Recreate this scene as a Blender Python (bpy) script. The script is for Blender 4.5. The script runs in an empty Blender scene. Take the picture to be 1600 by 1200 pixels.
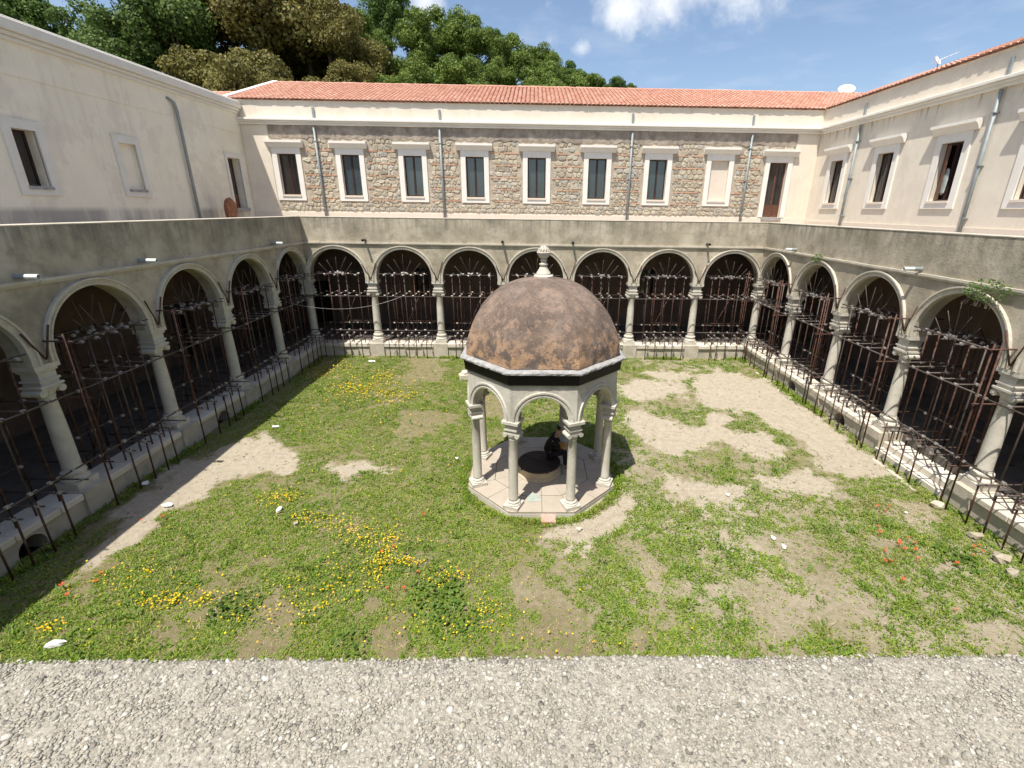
import bpy, bmesh, math, random
import numpy as np
from mathutils import Vector, Matrix

random.seed(11)
rng = np.random.default_rng(5)
scene = bpy.context.scene
C = scene.collection
R = math.radians

# ------------------------------------------------------------------ camera
CAM = Vector((-0.1232, -0.9255, 6.7241))
pi_, ya_, ro_ = R(-18.9919), R(1.3027), R(0.7911)
Fw = Vector((math.sin(ya_)*math.cos(pi_), math.cos(ya_)*math.cos(pi_), math.sin(pi_)))
Rt = Vector((math.cos(ya_), -math.sin(ya_), 0))
Up = Rt.cross(Fw)
Rr = Rt*math.cos(ro_) + Up*math.sin(ro_)
Ur = -Rt*math.sin(ro_) + Up*math.cos(ro_)
cd = bpy.data.cameras.new("camera")
cam = bpy.data.objects.new("camera", cd)
C.objects.link(cam)
cam.matrix_world = Matrix(((Rr.x, Ur.x, -Fw.x, CAM.x), (Rr.y, Ur.y, -Fw.y, CAM.y), (Rr.z, Ur.z, -Fw.z, CAM.z), (0, 0, 0, 1)))
cd.sensor_width = 36
cd.lens = 718.389/1600*36
cd.shift_x = -47.93/1600
cd.shift_y = -26.23/1600
cd.clip_start = 0.05
cd.clip_end = 6000
scene.camera = cam

# ------------------------------------------------------------------ sun, sky, exposure
LD = Vector((0.225, 0.375, -1.0)).normalized()      # the way the sunlight travels
SUN_EL = math.asin(-LD.z)
SUN_ROT = math.atan2(-LD.x, -LD.y)
w = bpy.data.worlds.new("World")
scene.world = w
w.use_nodes = True
nt = w.node_tree
nt.nodes.clear()
N = nt.nodes.new
L = nt.links.new
sky = N('ShaderNodeTexSky')
sky.sky_type = 'NISHITA'
sky.sun_disc = False
sky.sun_elevation = SUN_EL
sky.sun_rotation = SUN_ROT
sky.altitude = 100
sky.air_density = 1.0
sky.dust_density = 1.6
sky.ozone_density = 1.0
tc = N('ShaderNodeTexCoord')
sep = N('ShaderNodeSeparateXYZ'); L(tc.outputs['Generated'], sep.inputs[0])


def wmath(op, a, b=None, c=None, clamp=False):
    n = N('ShaderNodeMath'); n.operation = op; n.use_clamp = clamp
    for k, v in enumerate((a, b, c)):
        if v is None: continue
        if isinstance(v, (int, float)): n.inputs[k].default_value = v
        else: L(v, n.inputs[k])
    return n.outputs[0]


# clouds: noise on a flat layer overhead (direction divided by its height)
zc = wmath('MAXIMUM', sep.outputs[2], 0.03)
zc = wmath('ADD', zc, 0.05)
cx = wmath('DIVIDE', sep.outputs[0], zc); cy = wmath('DIVIDE', sep.outputs[1], zc)
comb = N('ShaderNodeCombineXYZ'); L(cx, comb.inputs[0]); L(cy, comb.inputs[1])


def cnoise(scale, det, off):
    m = N('ShaderNodeMapping'); m.inputs['Location'].default_value = off
    L(comb.outputs[0], m.inputs[0])
    n = N('ShaderNodeTexNoise'); n.inputs['Scale'].default_value = scale
    n.inputs['Detail'].default_value = det; n.inputs['Roughness'].default_value = 0.58
    L(m.outputs[0], n.inputs['Vector'])
    return n.outputs[0]


n1 = cnoise(2.1, 7, (3.1, 1.7, 0))
# a few cumulus puffs at their places in the sky
puffs = [((0.148, 0.936, 0.330), 0.062, 1.0), ((0.21, 0.92, 0.350), 0.085, 1.0), ((0.33, 0.885, 0.345), 0.085, 1.0),
         ((0.27, 0.90, 0.365), 0.09, 1.0), ((0.027, 0.958, 0.283), 0.026, .62), ((0.083, 0.958, 0.272), 0.023, .58),
         ((0.021, 0.944, 0.33), 0.028, .55), ((0.39, 0.86, 0.34), 0.06, .8), ((-0.19, 0.93, 0.335), 0.05, .9),
         ((-0.7, 0.6, 0.42), 0.16, .9), ((0.75, 0.5, 0.5), 0.2, .9), ((-0.3, -0.7, 0.6), 0.25, .9), ((0.5, -0.75, 0.4), 0.2, .9)]
acc = None
for dvec, rad, amp in puffs:
    v = Vector(dvec).normalized()
    dn = N('ShaderNodeVectorMath'); dn.operation = 'DISTANCE'
    L(tc.outputs['Generated'], dn.inputs[0]); dn.inputs[1].default_value = v
    q = wmath('DIVIDE', dn.outputs['Value'], rad)
    q = wmath('SUBTRACT', 1.0, q, clamp=True)
    q = wmath('MULTIPLY', q, amp)
    acc = q if acc is None else wmath('MAXIMUM', acc, q)
nd = N('ShaderNodeTexNoise'); nd.inputs['Scale'].default_value = 14; nd.inputs['Detail'].default_value = 8
nd.inputs['Roughness'].default_value = 0.62
L(tc.outputs['Generated'], nd.inputs['Vector'])
cl = wmath('ADD', acc, wmath('MULTIPLY', wmath('SUBTRACT', nd.outputs[0], 0.5), 1.9))
gate = wmath('MULTIPLY', acc, 6.0, clamp=True)
mr = N('ShaderNodeMapRange'); mr.interpolation_type = 'SMOOTHSTEP'
L(cl, mr.inputs[0]); mr.inputs[1].default_value = 0.1; mr.inputs[2].default_value = 1.15
cm = wmath('MULTIPLY', mr.outputs[0], gate)
thin = N('ShaderNodeMapRange'); L(n1, thin.inputs[0]); thin.inputs[1].default_value = 0.5; thin.inputs[2].default_value = 0.85
thin.inputs[4].default_value = 0.22
cm = wmath('MAXIMUM', wmath('MULTIPLY', cm, 0.9), thin.outputs[0])
mix = N('ShaderNodeMix'); mix.data_type = 'RGBA'
L(cm, mix.inputs[0]); L(sky.outputs[0], mix.inputs[6]); mix.inputs[7].default_value = (6.6, 6.7, 6.9, 1)
bg = N('ShaderNodeBackground'); L(mix.outputs[2], bg.inputs[0])
bg.inputs[1].default_value = 0.108
wo = N('ShaderNodeOutputWorld'); L(bg.outputs[0], wo.inputs[0])

sd = bpy.data.lights.new("sun", 'SUN')
sd.energy = 4.3
sd.angle = R(0.53)
sd.color = (1.0, 0.955, 0.87)
sun = bpy.data.objects.new("sun", sd)
C.objects.link(sun)
sun.location = (-8, -14, 40)
sun.rotation_euler = LD.to_track_quat('-Z', 'Y').to_euler()

scene.view_settings.view_transform = 'Standard'
scene.view_settings.look = 'None'
scene.view_settings.gamma = 1
scene.view_settings.exposure = 0.66
scene.view_settings.use_curve_mapping = False

# ------------------------------------------------------------------ materials
def mat(name, ramp, scale=4, detail=6, rough=0.85, bump=0.0, bscale=None, stretch=(1, 1, 1), island=0.0,
        island_ramp=None, speck=None, spec=0.3, metal=0.0, second=None, top=None, blotch=None, transl=0.0, coord='Position', distort=0.0):
    """ramp: list of (position, colour) over a noise. second: (colour, scale, lo, hi, amount) patches.
    top: (colour, z0, z1, amount, stretch scale) run-off stains that hang down from height z1."""
    m = bpy.data.materials.new(name)
    m.use_nodes = True
    t = m.node_tree
    n = t.nodes; l = t.links.new
    b = n['Principled BSDF']
    b.inputs['Roughness'].default_value = rough
    b.inputs['Specular IOR Level'].default_value = spec
    b.inputs['Metallic'].default_value = metal
    if coord == 'Position':
        pos = n.new('ShaderNodeNewGeometry').outputs['Position']
    else:
        pos = n.new('ShaderNodeTexCoord').outputs['Object']

    def noise(sc, det=6, st=(1, 1, 1), rg=0.6, off=0.0):
        mp = n.new('ShaderNodeMapping'); mp.inputs['Scale'].default_value = st
        mp.inputs['Location'].default_value = (off, off*1.7, off*.6)
        l(pos, mp.inputs[0])
        q = n.new('ShaderNodeTexNoise'); q.inputs['Scale'].default_value = sc
        q.inputs['Detail'].default_value = det; q.inputs['Roughness'].default_value = rg
        q.inputs['Distortion'].default_value = distort
        l(mp.outputs[0], q.inputs['Vector'])
        return q.outputs[0]

    def rampn(fac, stops):
        r = n.new('ShaderNodeValToRGB')
        e = r.color_ramp.elements
        while len(e) < len(stops): e.new(0.5)
        for el, (p, c) in zip(e, stops):
            el.position = p; el.color = (*c, 1)
        l(fac, r.inputs[0])
        return r.outputs[0]

    def mixc(f, a, c, mode='MIX'):
        x = n.new('ShaderNodeMix'); x.data_type = 'RGBA'; x.blend_type = mode
        if isinstance(f, (int, float)): x.inputs[0].default_value = f
        else: l(f, x.inputs[0])
        l(a, x.inputs[6])
        if isinstance(c, tuple): x.inputs[7].default_value = (*c, 1)
        else: l(c, x.inputs[7])
        return x.outputs[2]

    def mrange(f, a, c, o0=0.0, o1=1.0):
        x = n.new('ShaderNodeMapRange'); l(f, x.inputs[0])
        x.inputs[1].default_value = a; x.inputs[2].default_value = c
        x.inputs[3].default_value = o0; x.inputs[4].default_value = o1
        return x.outputs[0]

    def mul(a, c):
        x = n.new('ShaderNodeMath'); x.operation = 'MULTIPLY'; l(a, x.inputs[0])
        if isinstance(c, (int, float)): x.inputs[1].default_value = c
        else: l(c, x.inputs[1])
        return x.outputs[0]

    f = noise(scale, detail, stretch)
    if island:
        g = n.new('ShaderNodeNewGeometry')
        oi = n.new('ShaderNodeObjectInfo')
        a = n.new('ShaderNodeMath'); a.operation = 'ADD'
        l(g.outputs['Random Per Island'], a.inputs[0]); l(oi.outputs['Random'], a.inputs[1])
        fr = n.new('ShaderNodeMath'); fr.operation = 'FRACT'; l(a.outputs[0], fr.inputs[0])
        if island_ramp:
            col = rampn(fr.outputs[0], island_ramp)
            col = mixc(1 - island, col, rampn(f, ramp))
        else:
            mx = n.new('ShaderNodeMix'); mx.data_type = 'FLOAT'; mx.inputs[0].default_value = island
            l(f, mx.inputs[2]); l(fr.outputs[0], mx.inputs[3])
            col = rampn(mx.outputs[0], ramp)
    else:
        col = rampn(f, ramp)
    for k, s in enumerate(second or ()):
        c2, sc, lo, hi, am = s[:5]
        st = s[5] if len(s) > 5 else (1, 1, 1)
        zr = s[6] if len(s) > 6 else None
        fac = mul(mrange(noise(sc, 7, st, 0.65, 3.3*(k+1)), lo, hi), am)
        if zr:
            sp = n.new('ShaderNodeSeparateXYZ'); l(pos, sp.inputs[0])
            fac = mul(fac, mrange(sp.outputs[2], zr[0], zr[1]))
        col = mixc(fac, col, c2)
    if speck:
        vo = n.new('ShaderNodeTexVoronoi'); vo.inputs['Scale'].default_value = speck[1]
        l(pos, vo.inputs['Vector'])
        fac = mul(mrange(vo.outputs['Distance'], speck[2], speck[2]*0.6), speck[3])
        col = mixc(fac, col, speck[0])
    l(col, b.inputs['Base Color'])
    if bump:
        bn = n.new('ShaderNodeBump'); bn.inputs['Strength'].default_value = 1.0
        bn.inputs['Distance'].default_value = bump
        l(noise(bscale or scale*4, 8, (1, 1, 1), 0.65, 9), bn.inputs['Height'])
        l(bn.outputs[0], b.inputs['Normal'])
    if transl:
        tr = n.new('ShaderNodeBsdfTranslucent'); l(col, tr.inputs[0])
        ms = n.new('ShaderNodeMixShader'); ms.inputs[0].default_value = transl
        l(b.outputs[0], ms.inputs[1]); l(tr.outputs[0], ms.inputs[2])
        l(ms.outputs[0], n['Material Output'].inputs[0])
    return m


def flat(name, c, rough=0.7, spec=0.3, metal=0.0, var=0.25, scale=6, bump=0.0):
    lo = tuple(x*(1-var) for x in c); hi = tuple(min(1, x*(1+var)) for x in c)
    return mat(name, [(0.3, lo), (0.7, hi)], scale=scale, rough=rough, spec=spec, metal=metal, bump=bump)


M = {}
M['cream'] = mat('cream_render', [(0.3, (.72, .635, .52)), (0.7, (.79, .71, .59))], 1.3, 8, 0.9, bump=.005, bscale=25,
                 second=[((.60, .52, .42), 2.4, .55, .70, .35, (2.2, 2.2, .16)), ((.66, .58, .475), .8, .53, .57, .4), ((.50, .43, .37), 0.9, .56, .8, .35, (1, 1, .5)), ((.60, .50, .41), 4, .6, .8, .3, (1, 1, .3))])
M['cream_left'] = mat('shade_lifted_render', [(0.3, (.78, .715, .575)), (0.7, (.84, .78, .64))], 1.2, 8, 0.9, bump=.005, bscale=25,  # left wing: base colour raised and yellowed to offset the shade; stains are real
                      second=[((.60, .54, .44), 2.2, .55, .68, .4, (2.2, 2.2, .16)), ((.66, .60, .50), .7, .52, .56, .45), ((.42, .37, .33), 1.6, .55, .8, .3, (1, 1, .35)),
                              ((.27, .25, .23), 1.1, .45, .6, .75, (.45, .45, .1), (6.62, 6.45))])
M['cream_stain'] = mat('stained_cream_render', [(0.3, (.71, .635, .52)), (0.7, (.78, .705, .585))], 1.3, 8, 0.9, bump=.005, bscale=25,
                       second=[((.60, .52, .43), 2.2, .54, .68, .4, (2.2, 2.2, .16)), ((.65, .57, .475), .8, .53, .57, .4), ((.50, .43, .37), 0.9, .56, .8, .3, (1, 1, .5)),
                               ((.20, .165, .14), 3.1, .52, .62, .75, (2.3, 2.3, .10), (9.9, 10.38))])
M['surround'] = mat('window_surround_white', [(0.3, (.75, .71, .64)), (0.7, (.82, .78, .71))], 3, 6, 0.8, bump=.002,
                    second=[((.55, .5, .44), 5, .6, .8, .3)])
M['surround_left'] = mat('window_surround_beige', [(0.3, (.66, .63, .56)), (0.7, (.73, .70, .63))], 3, 6, 0.8, bump=.002,
                         second=[((.5, .46, .41), 5, .6, .8, .3)])
M['niche'] = flat('niche_pink_render', (.70, .61, .51), .9, var=.05)
M['dark_band'] = mat('rough_grey_brown_render', [(0.3, (.20, .165, .13)), (0.5, (.32, .27, .22)), (0.72, (.46, .39, .32))], 2.6, 9, 0.95, bump=.02, bscale=9,
                     second=[((.09, .08, .07), 6, .6, .75, .7), ((.5, .44, .38), 5, .66, .75, .6)])
M['mortar'] = mat('rough_lime_mortar', [(0.3, (.36, .30, .225)), (0.7, (.54, .46, .36))], 5, 8, 0.95, bump=.02, bscale=14,
                  second=[((.2, .16, .13), 3, .55, .75, .5)])
M['stone'] = mat('rubble_stone', [(0.0, (.20, .185, .16)), (0.12, (.36, .315, .245)), (0.4, (.48, .41, .295)), (0.65, (.54, .485, .38)), (0.87, (.36, .345, .30)), (1.0, (.64, .58, .47))],
                 6, 7, 0.9, bump=.012, bscale=22, island=0.85, second=[((.24, .21, .17), 1.2, .55, .75, .35)])
M['brickline'] = mat('levelling_brick', [(0.0, (.46, .25, .155)), (0.5, (.56, .34, .22)), (1.0, (.60, .43, .31))], 6, 6, 0.9, bump=.006, island=.8,
                     second=[((.4, .33, .26), 2, .5, .7, .6)])
M['arcade'] = mat('weathered_cement_render', [(0.25, (.275, .235, .17)), (0.5, (.44, .38, .285)), (0.75, (.58, .515, .405))], 1.1, 9, 0.93, bump=.012, bscale=12,
                  second=[((.20, .18, .13), 0.8, .45, .68, .75), ((.17, .165, .12), 3.0, .52, .70, .5), ((.52, .48, .39), 2.2, .60, .78, .5),
                          ((.11, .105, .095), 4.5, .44, .68, .8, (1.3, 1.3, .10), (5.55, 6.3)), ((.30, .29, .19), 3, .6, .75, .35)])
M['arch_stone'] = mat('arch_stone', [(0.3, (.46, .41, .33)), (0.7, (.60, .55, .45))], 3, 8, 0.85, bump=.006, bscale=20,
                      second=[((.30, .28, .22), 2.4, .55, .75, .5)])
M['col_stone'] = mat('pale_column_stone', [(0.3, (.50, .46, .39)), (0.7, (.63, .59, .51))], 4, 8, 0.75, bump=.008, bscale=26,
                     second=[((.33, .31, .26), 3, .56, .75, .55), ((.42, .40, .27), 5, .62, .75, .3)])
M['plinth'] = mat('plinth_limestone', [(0.3, (.44, .39, .31)), (0.7, (.58, .52, .43))], 3, 8, 0.85, bump=.01, bscale=18,
                  second=[((.22, .22, .15), 1.8, .5, .72, .6), ((.16, .15, .12), 6, .6, .75, .5)])
M['slab'] = mat('plinth_cap_slab', [(0.3, (.56, .50, .41)), (0.7, (.68, .62, .52))], 3, 8, 0.85, bump=.008, bscale=18, island=.4,
                second=[((.30, .28, .22), 2.2, .55, .75, .5)])
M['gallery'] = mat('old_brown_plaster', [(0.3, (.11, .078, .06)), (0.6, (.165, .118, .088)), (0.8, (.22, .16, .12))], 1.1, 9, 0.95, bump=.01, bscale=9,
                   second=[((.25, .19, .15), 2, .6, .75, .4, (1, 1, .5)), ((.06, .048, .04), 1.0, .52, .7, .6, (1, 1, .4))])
M['ceiling'] = flat('dark_ceiling_plaster', (.10, .08, .066), .95, var=.3, scale=2)  # gallery ceilings: a plain dark brown tone
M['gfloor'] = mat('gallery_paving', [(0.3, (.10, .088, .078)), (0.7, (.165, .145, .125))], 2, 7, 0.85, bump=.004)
M['terrace'] = flat('terrace_screed', (.36, .31, .26), .9, var=.15, scale=2)
M['roof'] = mat('terracotta_tile', [(0.0, (.44, .21, .145)), (0.4, (.51, .27, .19)), (0.75, (.55, .31, .225)), (1.0, (.58, .38, .29))], 3, 5, 0.85, island=.75, bump=.003,
                second=[((.30, .13, .09), .8, .56, .75, .35)])
M['wood_frame'] = flat('dark_brown_joinery', (.042, .019, .015), .45, spec=.4, var=.3)
M['wood_door'] = flat('brown_door', (.12, .052, .032), .5, spec=.4, var=.35, scale=10)
M['zinc'] = flat('grey_pipe', (.26, .29, .295), .5, spec=.4, metal=.1, var=.15, scale=5)
M['pvc'] = flat('white_plastic_pipe', (.68, .69, .66), .5, var=.1)
M['pvc_dark'] = flat('dark_plastic_pipe', (.06, .06, .06), .5, var=.1)
M['rust'] = mat('rusty_steel_tube', [(0.25, (.04, .024, .02)), (0.5, (.085, .041, .029)), (0.75, (.15, .07, .043))], 9, 7, 0.75, spec=.35, metal=.15,
                second=[((.24, .20, .17), 4, .55, .7, .5)])
M['rust_grey'] = mat('dull_steel_tube', [(0.3, (.06, .042, .036)), (0.6, (.11, .085, .072)), (0.8, (.17, .14, .12))], 7, 7, 0.6, spec=.4, metal=.25)
M['coupler'] = mat('galvanised_coupler', [(0.3, (.26, .24, .22)), (0.7, (.50, .47, .44))], 20, 4, 0.5, spec=.5, metal=.4)
M['black'] = mat('black_painted_band', [(0.3, (.006, .005, .006)), (0.7, (.016, .012, .013))], 8, 6, 0.6, spec=.3,
                 second=[((.35, .33, .30), 14, .70, .76, .6)])
M['rim'] = mat('grey_rim_mortar', [(0.3, (.22, .215, .21)), (0.6, (.36, .35, .34)), (.8, (.50, .49, .47))], 7, 8, 0.9, bump=.012, bscale=22,
               second=[((.10, .09, .085), 9, .6, .72, .7)])
M['dome'] = mat('weathered_dome_render', [(0.3, (.085, .062, .050)), (0.5, (.155, .112, .086)), (0.72, (.28, .205, .155))], 1.6, 10, 0.95, bump=.012, bscale=26,
                second=[((.09, .082, .078), 1.0, .5, .66, .65), ((.44, .27, .155), 3.0, .47, .545, .95, (1, 1, 1), (4.35, 3.75)),
                        ((.38, .25, .17), 7, .52, .62, .65, (1, 1, .7), (5.4, 4.0)), ((.11, .085, .07), 8, .53, .62, .7), ((.34, .28, .23), 22, .60, .68, .6)],
                speck=((.50, .45, .39), 24, .16, .75))
M['kiosk'] = mat('kiosk_limestone', [(0.3, (.47, .44, .375)), (0.7, (.61, .575, .50))], 3, 8, 0.85, bump=.008, bscale=24,
                 second=[((.30, .285, .235), 3.2, .54, .66, .55, (1.5, 1.5, .35)), ((.50, .42, .30), 1.5, .56, .7, .35), ((.36, .34, .28), 2.6, .58, .75, .5), ((.38, .37, .32), 4, .5, .68, .6, (1, 1, .3), (2.95, 3.25))])
M['kfloor'] = mat('kiosk_floor_stone', [(0.3, (.36, .305, .245)), (0.7, (.42, .365, .30))], 3, 8, 0.8, bump=.003, island=.2,
                  second=[((.42, .38, .33), 2.2, .55, .75, .4)])
M['well'] = mat('tan_well_stone', [(0.3, (.42, .34, .23)), (0.7, (.54, .45, .32))], 4, 7, 0.85, bump=.006)
M['lid'] = mat('dark_lid', [(0.3, (.022, .014, .014)), (0.7, (.045, .03, .027))], 8, 6, 0.6, spec=.3)
M['paver'] = flat('pink_clay_paver', (.52, .31, .25), .85, var=.18, scale=9)
M['gravel_base'] = mat('parapet_cement', [(0.3, (.21, .19, .15)), (0.5, (.35, .315, .255)), (0.7, (.52, .48, .40))], 220, 8, 0.95, bump=.003, bscale=260,
                       second=[((.30, .27, .22), 30, .55, .7, .4)])
M['pebble'] = mat('embedded_pebble', [(0.0, (.11, .10, .085)), (0.10, (.22, .20, .165)), (0.25, (.30, .275, .225)), (0.5, (.355, .33, .275)), (0.7, (.38, .34, .265)), (0.88, (.43, .405, .345)), (1.0, (.62, .585, .50))],
                  120, 5, 0.8, island=.93, bump=.0012, bscale=400, second=[((.45, .35, .24), 6, .6, .75, .35), ((.29, .31, .28), 9, .62, .75, .35)])
M['white'] = flat('white_litter', (.82, .82, .80), .6, var=.08)
M['bark'] = flat('bark', (.10, .075, .055), .95, var=.4, scale=5)
M['black_cloth'] = flat('black_cloth', (.012, .011, .013), .9, var=.3, scale=20)
M['trousers'] = flat('dark_trousers', (.018, .017, .02), .9, var=.3, scale=20)
M['skin'] = flat('skin', (.42, .25, .18), .6, var=.08)
M['hair'] = flat('dark_hair', (.02, .013, .01), .6, var=.3)
M['ochre'] = flat('ochre_canvas', (.42, .22, .06), .8, var=.2, scale=14)
M['shoe'] = flat('grey_shoe', (.25, .25, .27), .7, var=.2)
M['terracotta_hood'] = flat('rust_brown_hood', (.26, .11, .055), .8, var=.4, scale=8)
M['hill'] = mat('hill_scrub', [(0.3, (.05, .06, .025)), (0.7, (.09, .10, .04))], .3, 8, 0.95)
M['far_hill'] = flat('distant_hill', (.16, .19, .14), .95, var=.2, scale=.02)


def leafmat(name, stops, big=1.2):
    return mat(name, stops, scale=0.55, detail=4, rough=0.6, spec=.25, island=0.5, transl=0.32,
               second=[((stops[0][1][0]*.8, stops[0][1][1]*.8, stops[0][1][2]*.8), .35, .5, .7, .45)])


M['leaf0'] = leafmat('pine_green_leaf', [(0.2, (.055, .095, .024)), (0.5, (.11, .175, .04)), (0.8, (.19, .26, .065))])
M['leaf1'] = leafmat('olive_brown_leaf', [(0.2, (.10, .105, .03)), (0.5, (.20, .18, .05)), (0.8, (.31, .26, .08))])
M['leaf2'] = leafmat('fresh_green_leaf', [(0.2, (.07, .115, .022)), (0.5, (.15, .225, .038)), (0.8, (.26, .32, .065))])
M['leaf3'] = leafmat('deep_green_leaf', [(0.2, (.055, .10, .022)), (0.5, (.11, .185, .036)), (0.8, (.18, .26, .06))])
M['weed_leaf'] = leafmat('weed_leaf', [(0.2, (.05, .10, .02)), (0.5, (.10, .19, .035)), (0.8, (.17, .27, .06))])
M['mallow'] = leafmat('mallow_leaf', [(0.2, (.055, .12, .018)), (0.5, (.11, .19, .03)), (0.8, (.19, .27, .045))])


def grassmat():
    m = mat('lawn_green', [(0.15, (.08, .15, .018)), (0.42, (.165, .25, .026)), (0.66, (.27, .345, .042)), (0.92, (.43, .41, .11))],
            scale=0.7, detail=5, rough=0.6, spec=.25, island=0.55, transl=0.25,
            second=[((.30, .25, .10), .9, .54, .70, .6), ((.06, .14, .015), 1.3, .55, .7, .5)])
    return m


M['grass'] = grassmat()
M['clover'] = mat('low_weed_green', [(0.15, (.07, .145, .02)), (0.5, (.14, .24, .03)), (0.9, (.24, .33, .05))], scale=0.8, detail=5,
                  rough=0.6, spec=.25, island=0.6, transl=0.25)
M['dry'] = mat('dry_grass', [(0.1, (.34, .27, .14)), (0.9, (.52, .42, .25))], scale=3, rough=.8, island=.7)
M['yellow'] = mat('yellow_petal', [(0.1, (.62, .36, .008)), (0.6, (.75, .52, .012)), (0.95, (.78, .60, .03))], scale=2, rough=.6, island=.8, transl=.15)
M['poppy'] = mat('poppy_petal', [(0.1, (.62, .06, .02)), (0.9, (.72, .13, .04))], scale=3, rough=.6, island=.8, transl=.2)


def glassmat(name, c, rough=.06):
    m = mat(name, [(0.3, tuple(x*.7 for x in c)), (0.7, c)], .6, 3, rough, spec=.9)
    m.node_tree.nodes['Principled BSDF'].inputs['Coat Weight'].default_value = 0.5
    m.node_tree.nodes['Principled BSDF'].inputs['Coat Roughness'].default_value = 0.05
    return m


M['glass'] = glassmat('window_glass', (.04, .065, .08))
M['glass_dark'] = glassmat('dark_window_glass', (.018, .015, .014))
M['curtain'] = flat('pale_curtain_glass', (.42, .46, .44), .3, var=.2)


def groundmat():
    m = bpy.data.materials.new('courtyard_soil'); m.use_nodes = True
    n = m.node_tree.nodes; l = m.node_tree.links.new
    b = n['Principled BSDF']; b.inputs['Roughness'].default_value = .95; b.inputs['Specular IOR Level'].default_value = .15
    pos = n.new('ShaderNodeNewGeometry').outputs['Position']
    at = n.new('ShaderNodeAttribute'); at.attribute_name = 'sand'

    def noise(s, d=8, r=.6):
        q = n.new('ShaderNodeTexNoise'); q.inputs['Scale'].default_value = s; q.inputs['Detail'].default_value = d
        q.inputs['Roughness'].default_value = r; l(pos, q.inputs['Vector']); return q.outputs[0]

    def ramp(f, st):
        r = n.new('ShaderNodeValToRGB'); e = r.color_ramp.elements
        while len(e) < len(st): e.new(.5)
        for el, (p, c) in zip(e, st): el.position = p; el.color = (*c, 1)
        l(f, r.inputs[0]); return r.outputs[0]
    sand = ramp(noise(5.5, 10, .72), [(.3, (.315, .265, .20)), (.5, (.405, .35, .265)), (.7, (.47, .415, .325))])
    soil = ramp(noise(7, 10, .72), [(.3, (.17, .132, .08)), (.55, (.265, .212, .132)), (.75, (.345, .285, .19))])
    mx = n.new('ShaderNodeMix'); mx.data_type = 'RGBA'
    ad = n.new('ShaderNodeMath'); ad.operation = 'MULTIPLY_ADD'
    l(noise(9), ad.inputs[0]); ad.inputs[1].default_value = .55; l(at.outputs['Fac'], ad.inputs[2])
    mr = n.new('ShaderNodeMapRange'); l(ad.outputs[0], mr.inputs[0]); mr.inputs[1].default_value = .5; mr.inputs[2].default_value = 1.0
    l(mr.outputs[0], mx.inputs[0]); l(soil, mx.inputs[6]); l(sand, mx.inputs[7])
    # short moss and seedlings too small to be geometry
    g = n.new('ShaderNodeMapRange'); l(noise(14, 6), g.inputs[0]); g.inputs[1].default_value = .44; g.inputs[2].default_value = .58
    inv = n.new('ShaderNodeMath'); inv.operation = 'SUBTRACT'; inv.inputs[0].default_value = 1; inv.use_clamp = True
    l(mr.outputs[0], inv.inputs[1])
    mg = n.new('ShaderNodeMath'); mg.operation = 'MULTIPLY'; l(g.outputs[0], mg.inputs[0]); l(inv.outputs[0], mg.inputs[1])
    mg2 = n.new('ShaderNodeMath'); mg2.operation = 'MULTIPLY'; l(mg.outputs[0], mg2.inputs[0]); mg2.inputs[1].default_value = .55
    m2 = n.new('ShaderNodeMix'); m2.data_type = 'RGBA'; l(mg2.outputs[0], m2.inputs[0]); l(mx.outputs[2], m2.inputs[6])
    m2.inputs[7].default_value = (.12, .16, .028, 1)
    l(m2.outputs[2], b.inputs['Base Color'])
    bn = n.new('ShaderNodeBump'); bn.inputs['Distance'].default_value = .04; l(noise(22, 10, .75), bn.inputs['Height']); l(bn.outputs[0], b.inputs['Normal'])
    return m


M['soil'] = groundmat()
M['clod'] = mat('soil_clod', [(0.0, (.16, .12, .075)), (0.5, (.30, .245, .17)), (1.0, (.46, .41, .33))], 6, 5, .95, island=.85)

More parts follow.
